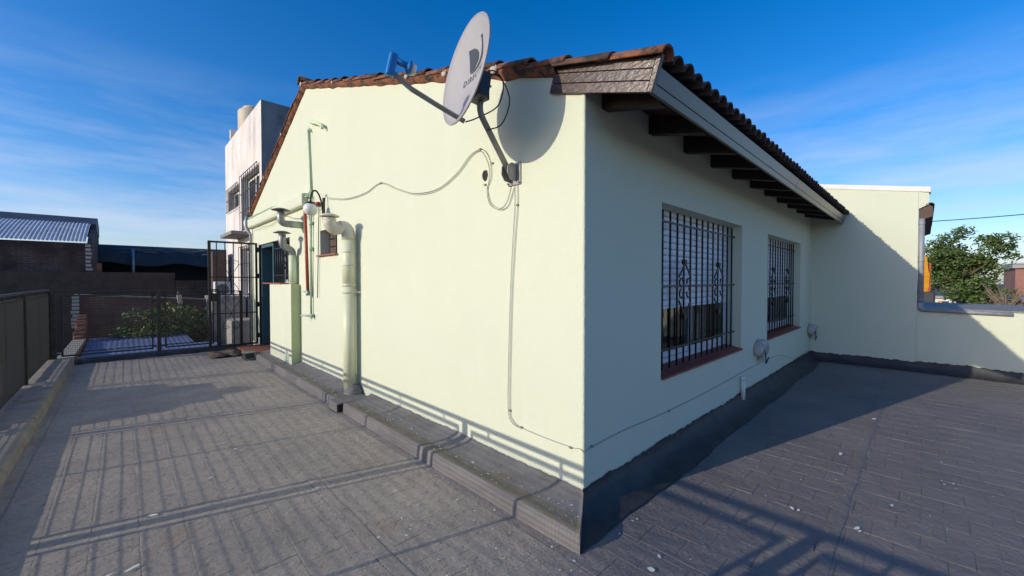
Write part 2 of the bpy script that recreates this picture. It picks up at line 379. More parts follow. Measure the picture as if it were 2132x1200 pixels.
for k, (s_, x, y) in enumerate(rest):
    t = TV[k*7 % 12 + (12 if x < -.3 and y > -.6 else 0)]; n = len(rest_mb.v); q_ = .0008 if x < -.3 and y > -.6 else .0022; a = random.gauss(0,q_); bt = random.gauss(0,q_); c_ = random.gauss(0,.006); z = tz(x, y)
    for v in t.v: rest_mb.v.append(Vector((x+v.x-v.y*c_, y+v.y+v.x*c_, z+v.z+a*v.y-bt*v.x)))
    for f, sm in zip(t.f, t.sm): rest_mb.face([n+q for q in f], sm)
stuff(rest_mb.build('floor_tiles', 'floor', floor))
# membrane overlap seams lying on the tiles
def seam(p, q, wd):
    m = MB(); p = Vector(p); q = Vector(q); d = (q-p); L = d.length; d.normalize(); sd = Vector((-d.y, d.x, 0)); n = int(L/.12)
    b0 = 0
    for i in range(n+1):
        c = p + d*(L*i/n) + sd*(.012*nz1(i*.35, p.x, p.y)); ww = wd*(1+.25*nz1(i*.5, 9, p.y))
        for o, z in ((-1, .001), (-.6, .0035), (.6, .0035), (1, .001)): m.v.append(c + sd*(o*ww/2) + Vector((0,0,z)))
    for i in range(n):
        for k in range(3): m.face((i*4+k, i*4+k+1, i*4+4+k+1, i*4+4+k), True)
    return m
seam((-1.08,-1.3,.001), (-1.08,1.7,.001), .07).build('membrane_seam', 'floor', floor)
seam((-.1,-1.115,.001), (7.0,-1.105,.001), .075).build('membrane_seam', 'floor', floor)
# white paint drips
def drops(spots, name, parent):
    m = MB()
    for (x, y, z, r, el, an) in spots:
        n = 7; c = Vector((x, y, z)); ca, sa = math.cos(an), math.sin(an); pts = []
        for k in range(n):
            t = 2*math.pi*k/n; rr = r*random.uniform(.6, 1.2); u, v = rr*math.cos(t)*el, rr*math.sin(t)
            pts.append(c + Vector((u*ca-v*sa, u*sa+v*ca, 0)))
        m.poly(pts)
    return stuff(m.build(name, 'paint_drop', parent))
sp = []
for k in range(620):
    if random.random() < .6: y = random.uniform(-.8, 6.5); x = -.36 - abs(random.gauss(0, .45))
    else: x = random.uniform(-.2, 6.8); y = -.25 - abs(random.gauss(0, .9))
    if x < -2.5: continue
    sp.append((x, y, .0075, random.choice((.002,.0025,.003,.0035,.005)), random.uniform(1, 2.4), random.uniform(0, 3.1)))
for (px, py, r, el, an) in ((1650,1058,.011,2.2,.5),(1662,1062,.009,2,.1),(1750,945,.014,2.6,.0),(1356,1186,.016,1.3,1),(1372,1158,.006,3,.8),(1820,872,.018,2.,-.2),(1985,1007,.010,1.4,0),(1966,1008,.008,1.4,0),(1960,962,.008,1.3,0),(1785,1100,.012,2.3,-.3),(1790,1106,.008,2,-.4),(1857,1052,.010,1.6,0),(275,1183,.012,3.2,.5),(320,1072,.012,2.6,-.5),(438,995,.009,2,.2),(227,1197,.008,3,.2),(490,935,.008,2,.8)):
    p = PZ(px, py, .008); sp.append((p.x, p.y, .008, r, el, an))
drops(sp, 'paint_splatter', floor)

# outer kerb on the street-side edge and on the far edge
def kerb_strip(name, xs, y0, y1, prof, matname, wob=.006, axis='y', parent=None, step=.12):
    m = MB(); n = max(2, int((y1-y0)/step)); k = len(prof)
    for i in range(n+1):
        t = y0 + (y1-y0)*i/n
        for j, (a, z) in enumerate(prof):
            aa = a + wob*nz1(t*2.1, j*1.7, a); zz = z + (wob*.7*nz1(t*1.6, j*2.3, 5+a) if z > .01 else 0)
            m.v.append(Vector((aa, t, zz)) if axis == 'y' else Vector((t, aa, zz)))
    for i in range(n):
        for j in range(k-1):
            q = (i*k+j, i*k+j+1, (i+1)*k+j+1, (i+1)*k+j); m.face(q if axis == 'y' else q[::-1], True)
    m.face([j for j in range(k)]); m.face([n*k+j for j in reversed(range(k))])
    o = m.build(name, matname, parent); return o
struct(kerb_strip('edge_kerb', 0, -6.8, 8.98, [(-3.12,-.4),(-3.12,.085),(-3.09,.095),(-2.74,.10),(-2.70,.092),(-2.688,.05),(-2.68,-.004)], 'kerb_dust'))
struct(kerb_strip('edge_kerb', 0, -2.66, -.16, [(8.70,-.004),(8.73,.05),(8.78,.075),(8.98,.085),(9.06,.06),(9.06,-.4)], 'flashing_black', axis='x'))
struct(MB().box((-3.1,-7.0,-3.39),(W+.3,9.05,-.5)).build('lower_storey', 'concrete'))

# kerb at the foot of the lit wall: face, mossy top, cove up the wall with a ragged painted edge
HK = .098
def wall_foot(name, y0, y1, parent=None):
    m = MB(); n = max(2, int((y1-y0)/.03)); prof = [(-.335,-.004,2),(-.332,.045,2),(-.328,HK-.008,2),(-.317,HK,1),(-.27,HK+.002,1),(-.21,HK+.003,0),(-.14,HK+.008,0),(-.08,HK+.018,0),(-.035,HK+.032,0),(-.010,HK+.044,0),(-.004,HK+.052,0)]
    k = len(prof)
    for i in range(n+1):
        y = y0+(y1-y0)*i/n
        for j, (x, z, mi) in enumerate(prof):
            wx = .008*nz1(y*1.5, j*.6, 1.) + .003*nz1(y*7, j, 2.); wz = .006*nz1(y*2., j*.7, 7.)
            if j == 0: wz = 0
            if j >= k-2: wx = 0
            zz = z + wz
            if j == k-1: zz = HK+.048 + .014*nz1(y*1.3, 3, 3) + .008*nz1(y*9, 1, 1) + random.uniform(-.005, .005)
            yy = y if y0 > 0 else .65*x + (y1 - .65*x)*i/n
            m.v.append(Vector((x+wx, yy, zz)))
    for i in range(n):
        for j in range(k-1):
            m.cur = prof[j][2]; m.face((i*k+j, i*k+k+j, i*k+k+j+1, i*k+j+1)[::-1], True)
    m.cur = 2; q = len(m.v); m.v += [Vector((-.004, y0 if y0 > 0 else -.003, -.004)), Vector((-.004, y1, -.004))]; m.face([j for j in range(k)]+[q]); m.face([n*k+j for j in reversed(range(k))]+[q+1])
    # close towards the wall
    return m.build(name, ['flashing', 'flashing_moss', 'flashing_face'], parent)
struct(wall_foot('wall_kerb', -.215, 2.98))
struct(wall_foot('wall_kerb', 3.26, 7.30))
# raised outlet at the foot of the big flue
ol = struct(MB().box((-.39,3.0,-.003),(-.02,3.25,.10)).build('kerb_outlet', 'flashing', bevel=.012))
MB().box((-.388,2.992,.012),(-.27,2.999,.085)).build('outlet_opening', 'room_dark', ol)
MB().sphere((-.08,3.30,.08),.13,12,8,(.9,.95,1.0)).build('bitumen_collar', 'flashing', ol)

def foot_flashing(name, along, c0, c1, other, sgn, ztop, rad, matname):
    # black cove between floor and a shaded wall
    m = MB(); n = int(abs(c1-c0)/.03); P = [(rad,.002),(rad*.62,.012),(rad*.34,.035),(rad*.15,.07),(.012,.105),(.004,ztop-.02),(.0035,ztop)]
    k = len(P)
    for i in range(n+1):
        t_ = c0+(c1-c0)*i/n
        for j, (o, z) in enumerate(P):
            t = t_
            oo = o + (.03*nz1(t*1.1, j*.4, 4.) + .012*nz1(t*5, j, 2.) if j < 4 else 0) + (.004 if (t*.95) % 1 > .5 else 0); zz = z
            if j == k-1: zz = ztop + .022*nz1(t*1.4, 2, 6) + .012*nz1(t*8, 1, 8) + random.uniform(-.008, .008)
            if j == 0: zz = .0065
            q = other + sgn*max(oo, .0035)
            if along == 'x': t = c0 - oo*1.5 + (c1 - c0 + oo*1.5)*i/n
            m.v.append(Vector((t, q, zz)) if along == 'x' else Vector((q, t, zz)))
    for i in range(n):
        for j in range(k-1): m.face((i*k+j, i*k+j+1, i*k+k+j+1, i*k+k+j), True)
    return struct(m.build(name, matname))
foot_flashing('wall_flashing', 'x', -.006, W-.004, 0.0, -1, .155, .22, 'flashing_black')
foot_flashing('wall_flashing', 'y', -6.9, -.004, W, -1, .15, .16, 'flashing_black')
sp = []
for k in range(230):
    y = random.uniform(-.15, 7.0)
    if 2.95 < y < 3.3: continue
    x = random.choice((random.uniform(-.30,-.12), random.uniform(-.30,-.18)))
    sp.append((x, y, HK+.0155, random.choice((.002,.0025,.003,.005)), random.uniform(1,2.6), random.uniform(0,3)))
spl = drops(sp, 'paint_splatter', floor)

# ================================================================== HOUSE
house = thing('house', 'pale lime stuccoed house with tiled gable roof and two grilled side windows', 'house', (0, 0, 0))
def wall_cells(us, vs, holes, fn):
    m = MB()
    for i in range(len(us)-1):
        for j in range(len(vs)-1):
            uc, vc = (us[i]+us[i+1])/2, (vs[j]+vs[j+1])/2
            if any(a < uc < b and c < vc < d for a, b, c, d in holes): continue
            m.poly([fn(us[i],vs[j]), fn(us[i+1],vs[j]), fn(us[i+1],vs[j+1]), fn(us[i],vs[j+1])])
    return m
# openings: small window, window beside the door, door
SWN = (3.99, 4.63, 1.815, 2.17); WIN3 = (6.12, 7.30, 1.40, 2.20); DOOR = (7.30, 8.30, .10, 2.20)
fa = lambda u, v: (0, u, v)
us = [0, 3.99, 4.63, 6.12, 7.30, 8.30, HOUSE_END]; vs = [0, .10, 1.40, 1.815, 2.17, 2.20, 2.70]
m = wall_cells(us[::1], vs, [SWN, WIN3, DOOR], lambda u, v: (0, u, v))
m.f = [tuple(reversed(f)) for f in m.f]
m.poly([(0,0,2.70),(0,0,zr(0)+.03),(0,RIDGE_Y,RIDGE_Z+.03),(0,HOUSE_END,zl(HOUSE_END)+.03),(0,HOUSE_END,2.70)])
def reveal(m, h, depth, closed=True):
    a, b, c, d = h
    m.poly([(0,a,c),(0,a,d),(depth,a,d),(depth,a,c)]); m.poly([(0,b,c),(depth,b,c),(depth,b,d),(0,b,d)])
    m.poly([(0,a,d),(0,b,d),(depth,b,d),(depth,a,d)]); m.poly([(0,a,c),(depth,a,c),(depth,b,c),(0,b,c)])
reveal(m, SWN, .16)
m.poly([(0,6.12,1.4),(0,6.12,2.2),(.3,6.12,2.2),(.3,6.12,1.4)])
m.poly([(0,6.12,2.2),(0,8.30,2.2),(.3,8.30,2.2),(.3,6.12,2.2)])
m.poly([(0,6.12,1.4),(.3,6.12,1.4),(.3,7.3,1.4),(0,7.3,1.4)])
m.poly([(0,7.3,.1),(.3,7.3,.1),(.3,7.3,1.4),(0,7.3,1.4)])
m.poly([(0,HOUSE_END,0),(0,HOUSE_END,zl(HOUSE_END)),(6.9,HOUSE_END,zl(HOUSE_END)),(6.9,HOUSE_END,0)])
m.build('gable_wall', 'stucco', house)
# side wall with two windows
W1 = (1.045, 3.068, .66, 2.078); DX = 3.11
W2 = (W1[0]+DX, W1[1]+DX, .66, 2.078)
m = wall_cells([0, W1[0], W1[1], W2[0], W2[1], W], [0, .66, 2.078, 2.74], [W1, W2], lambda u, v: (u, 0, v))
for (a, b, c, d) in (W1, W2):
    q = .20
    m.poly([(a,0,c),(a,q,c),(a,q,d),(a,0,d)]); m.poly([(b,0,c),(b,0,d),(b,q,d),(b,q,c)])
    m.poly([(a,0,d),(a,q,d),(b,q,d),(b,0,d)]); m.poly([(a,0,c),(b,0,c),(b,q,c),(a,q,c)])
m.build('side_wall', 'stucco', house)
# rough plaster arris at the corner
m = MB(); n = 150; 
for i in range(n+1):
    z = .02 + 2.62*i/n; j = .0035*nz1(z*14, 0, 0) + .002*nz1(z*45, 3, 0)
    m.v += [Vector((-.0015,.022,z)), Vector((-.004+j, .004, z)), Vector((.004,-.004+j,z)), Vector((.022,-.0015,z))]
for i in range(n):
    for k in range(3): m.face((i*4+k, i*4+k+1, i*4+k+5, i*4+k+4), True)
m.build('corner_arris', 'stucco', house)
# inner core so nothing shines through
MB().box((.42,.42,.01),(6.9,8.7,2.68)).build('interior_core', 'room_dark', house)
# painted bump-out below the window by the door
m = MB(); m.box((-.14,5.57,.02),(-.001,6.86,1.39)); m.build('wall_bump_out', 'stucco', house, bevel=.006)
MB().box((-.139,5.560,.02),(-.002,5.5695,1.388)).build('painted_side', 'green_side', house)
for k in range(6):
    y0 = 6.10 + k*.2
    MB().box((-.165,y0,1.392),(.12,y0+.197,1.412)).build('sill_tile', 'step_tile', house, bevel=.003)
# duct-like ledge over the door
m = MB(); prof = [(-.002,2.80),(-.075,2.79),(-.088,2.775),(-.088,2.655),(-.078,2.615),(-.055,2.60),(-.002,2.60)]
m.prism([(x,5.16,z) for x, z in prof][::-1], (0,3.80,0)); m.build('wall_ledge', 'stucco', house)

# --- roof
roof_o = MB()
y0 = -.47
roof_o.poly([(0,y0,zr(y0)),(W+.0,y0,zr(y0)),(W,RIDGE_Y,RIDGE_Z),(0,RIDGE_Y,RIDGE_Z)])
roof_o.poly([(0,RIDGE_Y,RIDGE_Z),(W,RIDGE_Y,RIDGE_Z),(W,9.08,zl(9.08)),(0,9.08,zl(9.08))])
roof = roof_o.build('roof', 'soffit', house)
def barrel(rl=.088, ru=.070, L=.43, th=.013, inv=False, seed=0):
    b = MB(); n = 9; rings = []
    for yy, r in ((0, rl), (L*.5, (rl+ru)/2), (L, ru)):
        for rr in (r, r-th):
            ring = []
            for k in range(n):
                a = math.pi*k/(n-1); x = rr*math.cos(a); z = rr*math.sin(a)*.92
                if inv: z = -z
                ring.append(len(b.v)); b.v.append(Vector((x, yy, z)))
            rings.append(ring)
    o0, i0, o1, i1, o2, i2 = rings
    def strip(p, q, flip, sm=True):
        for k in range(n-1):
            f = (p[k], p[k+1], q[k+1], q[k]); b.face(f[::-1] if flip else f, sm)
    fl = inv
    strip(o0, o1, not fl); strip(o1, o2, not fl); strip(i0, i1, fl); strip(i1, i2, fl); strip(i0, o0, not fl, False); strip(o2, i2, not fl, False)
    for e in (0, n-1):
        for (p, q, r_, s_) in ((o0, o1, i1, i0), (o1, o2, i2, i1)): b.face((p[e], q[e], r_[e], s_[e]))
    return b
COVER = barrel(.066, .055, .43, .012); PAN = barrel(.062, .052, .43, .011, True)
def tile_me(b, mt): return b.mesh('roof_tile', mt)
CM = tile_me(COVER, 'terracotta'); CMd = tile_me(COVER, 'terracotta_dark'); PM = tile_me(PAN, 'terracotta_dark'); CMk = tile_me(COVER, 'terracotta_eave_shade')
aR = math.atan(.325); aL = math.atan(.41)
def slope_matrix(side, x, s, lift, jit=True):
    # s = distance up the slope from the eave
    if side == 'R':
        o = Vector((x, -.505, zr(-.505))); e = Vector((0, math.cos(aR), math.sin(aR))); ex = Vector((1,0,0))
    else:
        o = Vector((x, 9.12, zl(9.12))); e = Vector((0, -math.cos(aL), math.sin(aL))); ex = Vector((-1,0,0))
    nrm = ex.cross(e)
    p = o + e*s + nrm*lift
    mtx = Matrix((ex, e, nrm)).transposed().to_4x4(); mtx.translation = p
    if jit: mtx = mtx @ Matrix.Rotation(random.gauss(0,.018), 4, 'Z') @ Matrix.Rotation(-.045+random.gauss(0,.012), 4, 'X') @ Matrix.Rotation(random.gauss(0,.03), 4, 'Y')
    return mtx
LR = (RIDGE_Y+.52)/math.cos(aR); LL = (9.12-RIDGE_Y)/math.cos(aL); EXP = .335; PITCHX = .135
nR = int((LR-.30)/EXP)+1; nL = int((LL-.30)/EXP)+1; ncols = int((W-.0)/PITCHX)
rm = MB(); rmd = MB()
def put(mb, src, mtx):
    n = len(mb.v); mb.v += [mtx @ v for v in src.v]
    for f, sm in zip(src.f, src.sm): mb.face([n+q for q in f], sm)
def put_obj(me, mtx):
    o = bpy.data.objects.new('roof_tile', me); COL.objects.link(o); o.parent = roof; o.matrix_local = mtx
for c in range(ncols+1):
    x = -.012 + c*PITCHX
    if x > W-.02: continue
    for side, nn in (('R', nR), ('L', nL)):
        for k in range(nn):
            mtx = slope_matrix(side, x, k*EXP, .066 + random.uniform(-.005,.008))
            if c == 0: put_obj(CM if (k*5+(side=='R')) % 3 else CMd, mtx)
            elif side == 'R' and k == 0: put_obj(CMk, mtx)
            else: put(rmd if random.random() < .7 else rm, COVER, mtx)
            if x+.0675 < W-.03:
                mp2 = slope_matrix(side, x+.0675, k*EXP + .11, .088)
                if side == 'R' and k == 0: put_obj(PM, mp2)
                else: put(rmd, PAN, mp2)
stuff(rm.build('roof_tiles', 'terracotta', roof)); stuff(rmd.build('roof_tiles', 'terracotta_dark', roof))
RM = barrel(.105, .095, .43, .014).mesh('ridge_tile', 'terracotta_dark')
k = 0; x = -.10
while x < W-.3:
    o = bpy.data.objects.new('ridge_tile', RM); COL.objects.link(o); o.parent = roof
    o.matrix_local = Matrix.Translation((x, RIDGE_Y, RIDGE_Z+.085)) @ Matrix.Rotation(R(-90), 4, 'Z') @ Matrix.Rotation(-.03, 4, 'X'); x += .36
# mortar under and between the verge tiles
def lump(c, r, sc, seed):
    b = MB(); b.sphere((0,0,0), r, 9, 6, sc)
    for v in b.v: v *= 1 + .28*nz1(v.x*22+seed, v.y*22, v.z*22)
    return b
mm = MB()
for side, nn in (('R', nR), ('L', nL)):
    for k in range(nn):
        if not (side == 'R' and k < 3) and random.random() < (.4 if side == 'R' else .7):
            mtx = slope_matrix(side, -.066 if side == 'R' else -.066, k*EXP + .355, .060, False)
            b = lump(None, random.uniform(.022,.034), (.35,1.3,.95), k*3.1); put(mm, b, mtx)
stuff(mm.build('verge_mortar', 'mortar', roof))
mb = MB(); n = 90; prev = None
def verge_bed(yA, yB, zf, mb):
    n = int(abs(yB-yA)/.05); b0 = len(mb.v)
    for i in range(n+1):
        y = yA+(yB-yA)*i/n; z = zf(y)
        mb.v += [Vector((-.062+.010*nz1(y*3,1,0), y, z+.085)), Vector((-.052+.012*nz1(y*4,2,0), y, z+.032+.018*nz1(y*6,5,0))), Vector((.0, y, z+.005+.02*nz1(y*5,8,0)))]
    for i in range(n):
        for k in range(2): mb.face((b0+i*3+k, b0+i*3+3+k, b0+i*3+4+k, b0+i*3+1+k), True)
verge_bed(.2, RIDGE_Y, zr, mb); verge_bed(RIDGE_Y, 8.95, zl, mb)
mb.build('verge_bed', 'terracotta', roof)

# --- eave: fascia, rafters, soffit, side boards
DS = Vector((0, -math.sin(aR), math.cos(aR)))     # across the boards, away from the slope
def fascia_board(name, x0, x1, b0, b1, out, matname):
    # a board square to the slope at the rafter ends; b0..b1 measured along DS from the bottom line
    base = Vector((0, -.425, 2.452)); dv = DS
    ex = Vector((0, -math.cos(aR), -math.sin(aR)))
    p = [base+dv*b0, base+dv*b1, base+dv*b1+ex*out, base+dv*b0+ex*out]
    m = MB(); m.prism([(x0, q.y, q.z) for q in p], (x1-x0, 0, 0)); return m.build(name, matname, house, bevel=.003)
fascia_board('fascia_board', -.028, 3.318, .052, .135, .022, 'fascia'); fascia_board('fascia_board', 3.322, W-.012, .052, .135, .022, 'fascia')
fascia_board('fascia_batten', -.028, 3.318, 0, .047, .027, 'fascia'); fascia_board('fascia_batten', 3.322, W-.012, 0, .047, .027, 'fascia')
for k in range(12):
    x0 = .187 + k*.628
    if x0 > W-.2: continue
    m = MB(); zz = lambda y: zr(y) - .008
    m.prism([(x0,.02,zz(.02)-.135),(x0,-.40,zz(-.40)-.10),(x0,-.40,zz(-.40)),(x0,.02,zz(.02))], (.075,0,0)); m.build('rafter', 'wood_dark', house, bevel=.004)
for k in range(3):
    t0 = -.185 + k*.062; d = Vector((0, math.cos(aR), math.sin(aR)))
    st = Vector((0, -.437, 2.452)) + DS*(k*.061)
    m = MB(); a = st + d*(.02 if k else .02); b_ = st + d*(.735 - .0*k) 
    h = DS*.057
    m.prism([(-.004, a.y, a.z), (-.004, b_.y, b_.z), (-.004, (b_+h).y, (b_+h).z), (-.004, (a+h).y, (a+h).z)], (-.022,0,0))
    m.build('side_board', 'wood_black_glint', house, bevel=.002)
st = Vector((0,-.450,2.446)); m = MB(); d = Vector((0, math.cos(aR), math.sin(aR)))
q = [st, st+d*.028, st+d*.028+DS*.19, st+DS*.19]
m.prism([(-.002, p.y, p.z) for p in q], (-.032,0,0)); m.build('side_trim', 'wood_black_glint', house, bevel=.002)
# black backing above the side boards, under the tiles
m = MB(); m.prism([(.006,-.44,2.50),(.006,.0,2.64),(.006,.0,zr(0)),(.006,-.44,zr(-.44))], (.02,0,0)); m.build('eave_end_plate', 'wood_dark', house)

# --- side windows
def slat_mesh(L):
    b = MB(); P = [(0,0),(-.004,.004),(-.006,.028),(-.004,.053),(0,.0565)]
    n = len(P)
    for x in (0, L):
        for (y, z) in P: b.v.append(Vector((x, y, z)))
    for j in range(n-1): b.face((j, n+j, n+j+1, j+1), True)
    b.cur = 1; x = .04; 
    while x < L-.03:
        b.box((x,-.0075,.0480),(x+.020,-.003,.0525)); x += .034 if int(x*100) % 2 else .062
    return b.mesh('shutter_slat', ['shutter', 'room_dark'])
SLM = slat_mesh(W1[1]-W1[0]-.03)
def scroll(cx, cz, sx, sz, r=.038):
    # C-shaped scroll in the xz plane
    pts = []
    for k in range(15):
        a = R(-60 + 300*k/14); rr = r*(1 - .35*abs(k-7)/7*0)
        pts.append((cx - sx*rr*math.cos(a)*.95, 0, cz + sz*rr*1.05*math.sin(a)))
    return pts
def side_window(x0, idx):
    L = W1[1]-W1[0]; z0, z1 = W1[2], W1[3]
    m = MB(); fy0, fy1 = .165, .20
    m.box((x0+.002,fy0,z0+.035),(x0+L-.002,fy1,z0+.085)); m.box((x0+.002,fy0,z0+.085),(x0+.05,fy1,z1-.002)); m.box((x0+L-.05,fy0,z0+.085),(x0+L-.002,fy1,z1-.002))
    win = m.build('window', 'alu_white', house)
    for (a, b_, yy) in ((.05, L*.5+.03, .185), (L*.5-.03, L-.05, .172)):
        f = MB(); zb, zt = z0+.087, z1-.05
        f.box((x0+a,yy,zb),(x0+b_,yy+.014,zb+.05)); f.box((x0+a,yy,zb+.05),(x0+a+.045,yy+.014,zt)); f.box((x0+b_-.045,yy,zb+.05),(x0+b_,yy+.014,zt))
        f.build('sash', 'alu_white', win)
        gl = MB(); gl.poly([(x0+a+.045,yy+.007,zb+.05),(x0+b_-.045,yy+.007,zb+.05),(x0+b_-.045,yy+.007,zt),(x0+a+.045,yy+.007,zt)]); gl.build('pane', 'window_glass', win)
    cu = MB(); n = 60
    for i in range(n+1):
        u = i/n; x = x0+1.02+u*.5; y = .28+.03*math.sin(u*46)+.012*math.sin(u*21+2); cu.v += [Vector((x,y,z0+.06)), Vector((x,y,z1))]
    for i in range(n): cu.face((2*i,2*i+2,2*i+3,2*i+1), True)
    cu.build('curtain', 'curtain', win)
    MB().box((x0-.1,.40,z0-.2),(x0+L+.1,.41,z1+.2)).build('room_back', 'room_dark', win)
    zb = 1.222; k = 0
    MB().box((x0+.014,.145,zb-.022),(x0+L-.014,.163,zb-.002)).build('shutter_bar', 'shutter', win)
    while zb + k*.058 < z1 - .01:
        o = bpy.data.objects.new('shutter_slat', SLM); COL.objects.link(o); o.parent = win; o.location = (x0+.015, .160, zb+k*.058); k += 1
    # sill of red tiles
    for k in range(10):
        w_ = (L+.0)/10; a = x0 + k*w_ + .001; b_ = a + w_ - .003
        s_ = MB(); s_.prism([(a,.163,z0+.044),(a,-.022,z0+.006),(a,-.022,z0-.010),(a,.163,z0+.016)], (b_-a,0,0)); s_.build('sill_tile', 'sill_tile', win, bevel=.002)
    # wrought grille
    gy = .085; bars = [x0+.05+.1455*i for i in range(14)]
    for bx in bars: MB().tube([(bx,gy,z0+.026),(bx,gy,2.055)], .0088, 6).build('grille_bar', 'iron', win)
    for hz in (1.955,1.404,.858): MB().bar((x0-.01,gy-.009,hz),(x0+L+.01,gy-.009,hz),.008,.015).build('grille_rail', 'iron', win)
    for ci in (4, 10):
        cx = bars[ci]; o = MB(); wd = .145; zt, zm1, zm2, zb_ = 1.612, 1.49, 1.27, 1.125
        for sx_ in (-1, 1):
            o.bar((cx,gy-.012,zt),(cx+sx_*wd*.93,gy-.012,zm1-.01),.022,.010,(0,1,0)); o.bar((cx,gy-.012,zb_),(cx+sx_*wd*.93,gy-.012,zm2),.022,.010,(0,1,0))
            for sz_ in (-1, 1):
                pts = [(cx+sx_*(.078+.040*math.cos(a)), gy-.012, 1.383+sz_*(.050+.040*math.sin(a))) for a in [R(200-290*t/16) for t in range(17)]]
                o.tube(pts, .0085, 5)
        for zc in (zt+.01, zb_-.01):
            o.box((cx-.028,gy-.022,zc-.022),(cx+.028,gy+.012,zc+.022))
        o.build('grille_ornament', 'iron', win, bevel=.004)
    return win
mg = bpy.data.materials.new('window_glass'); mg.use_nodes = True; MATS['window_glass'] = mg
b = mg.node_tree.nodes['Principled BSDF']; b.inputs['Roughness'].default_value = .03; b.inputs['Transmission Weight'].default_value = 1; b.inputs['IOR'].default_value = 1.45; b.inputs['Base Color'].default_value = (.75,.8,.8,1)
side_window(W1[0], 0); side_window(W2[0], 1)

# --- small window on the gable wall
a, b_, c, d = SWN
sw = MB().box((.15,a+.002,c+.002),(.17,b_-.002,d-.002)).build('small_window', 'fascia_brown', house)
for k in range(3): MB().box((.125,a+.012,c+.02+k*.112),(.150,b_-.012,c+.118+k*.112)).build('shutter_board', 'orange_brick' if False else 'render_brown', sw, bevel=.004)
MB().box((.10,(a+b_)/2-.012,c),(.122,(a+b_)/2+.012,d)).build('mullion', 'fascia_brown', sw)
MB().box((-.045,a-.03,c-.016),(.14,b_+.06,c+.002)).build('sill', 'step_tile', sw, bevel=.004)
# --- window and door by the gate
dw = MB().box((.22,6.13,1.41),(.25,7.30,1.47)).box((.22,6.13,1.47),(.25,6.19,2.19)).box((.22,7.24,1.47),(.25,7.30,2.19)).build('door_window', 'alu_white', house)
MB().poly([(.235,6.19,1.47),(.235,7.24,1.47),(.235,7.24,2.19),(.235,6.19,2.19)]).build('pane', 'glass_dark', dw)
for k in range(9): 
    y = 6.2+k*.13; MB().tube([(.06,y,1.43),(.06,y,2.17)], .008, 6).build('grille_bar', 'iron', dw)
for z in (1.55,2.06): MB().bar((.05,6.1,z),(.05,7.35,z),.007,.022).build('grille_rail', 'iron', dw)
o = MB()
for sx_ in (-1,1):
    o.bar((.045,6.59,2.03),(.045,6.59+sx_*.12,1.92),.014,.008); o.bar((.045,6.59,1.66),(.045,6.59+sx_*.12,1.76),.014,.008)
    for sz_ in (-1,1): o.tube([(.045,6.59+sx_*(.062+.045*math.cos(R(200-290*t/12))),1.84+sz_*(.055+.045*math.sin(R(200-290*t/12)))) for t in range(13)], .007, 5)
o.build('grille_ornament', 'iron', dw)
dr = MB().box((.26,7.36,.11),(.30,8.26,2.17)).build('door', 'teal', house)
for z0_, z1_ in ((.25,1.0),(1.15,2.0)): MB().box((.245,7.5,z0_),(.262,8.12,z1_)).build('door_panel', 'teal', dr, bevel=.006)
MB().box((.03,8.20,.11),(.26,8.297,2.18)).box((.03,7.302,.11),(.255,7.36,2.18)).box((.03,7.36,2.13),(.25,8.2,2.197)).build('door_frame', 'teal', dr)
for k in range(5): MB().box((-.42,7.32+k*.2,.005),(.29,7.317+(k+1)*.2,.105)).build('step_tile', 'step_tile', house, bevel=.006)

# ================================================================== NEIGHBOUR WALL C and its eave
nw = thing('boundary_wall', 'pale lime boundary wall with a high stepped end beside the side terrace', 'wall', (W, -.7, 0))
m = MB()
m.prism([(W,.6,-.4),(W,-1.385,-.4),(W,-1.385,2.88),(W,.6,3.27)], (.22,0,0)); m.build('high_wall', 'stucco', nw)
m = MB(); m.prism([(W-.012,.6,3.272),(W-.012,-1.52,2.845),(W-.012,-1.52,2.93),(W-.012,.6,3.355)], (.26,0,0)); m.build('coping', 'white_paint', nw, bevel=.006)
m = MB(); m.prism([(W,-1.387,2.60),(W,-1.50,2.66),(W,-1.50,2.84),(W,-1.387,2.868)], (.2,0,0)); m.build('verge_end', 'stucco', nw)
m = MB(); m.prism([(W,-1.387,-.4),(W,-7,-.4),(W,-7,.93),(W,-1.387,1.0)], (.25,0,0)); m.build('low_wall', 'stucco', nw)
m = MB(); m.prism([(W-.02,-1.39,1.003),(W-.02,-6.98,.9335),(W-.02,-6.98,.955),(W-.02,-1.39,1.024)], (2.4,0,0)); m.build('flat_roof', 'concrete', nw)
ea = thing('tiled_eave', 'dark brown tiled eave jutting past the high wall end', 'eave', (W+.3, -1.45, 2.2))
m = MB(); m.prism([(W+.03,-1.39,2.62),(W+.03,-1.50,2.66),(W+.03,-1.545,2.62),(W+.03,-1.545,2.47),(W+.03,-1.44,2.43),(W+.03,-1.39,2.43)], (3.5,0,0)); m.build('eave_board', 'fascia_brown', ea)
for k in range(12):
    x0_ = W+.0+k*.3
    b = barrel(.05,.045,.3,.01); 
    t = MB(); put(t, b, Matrix.Translation((x0_,-1.515,2.64)) @ Matrix.Rotation(R(-90),4,'Z')); t.build('verge_tile', 'terracotta_dark', ea)
MB().box((W+.2,-1.44,2.20),(W+3.0,-1.392,2.42)).build('gutter', 'fascia_brown', ea)
dp = thing('downpipe', 'grey galvanised downpipe down the end of the high wall', 'pipe', (W+.05,-1.42,1.02))
MB().tube([(W+.03,-1.425,2.44),(W+.03,-1.425,1.08)], .036, 12).build('pipe', 'zinc_pale', dp)
MB().tube(bez((W+.03,-1.425,1.10),(W+.02,-1.42,1.02),(W-.01,-1.42,1.0),(W-.035,-1.47,.985),8), .038, 12).build('elbow', 'zinc_pale', dp)
MB().tube([(W-.035,-1.46,.985),(W-.035,-2.35,.967)], .028, 10).build('floor_pipe', 'zinc_pale', dp)
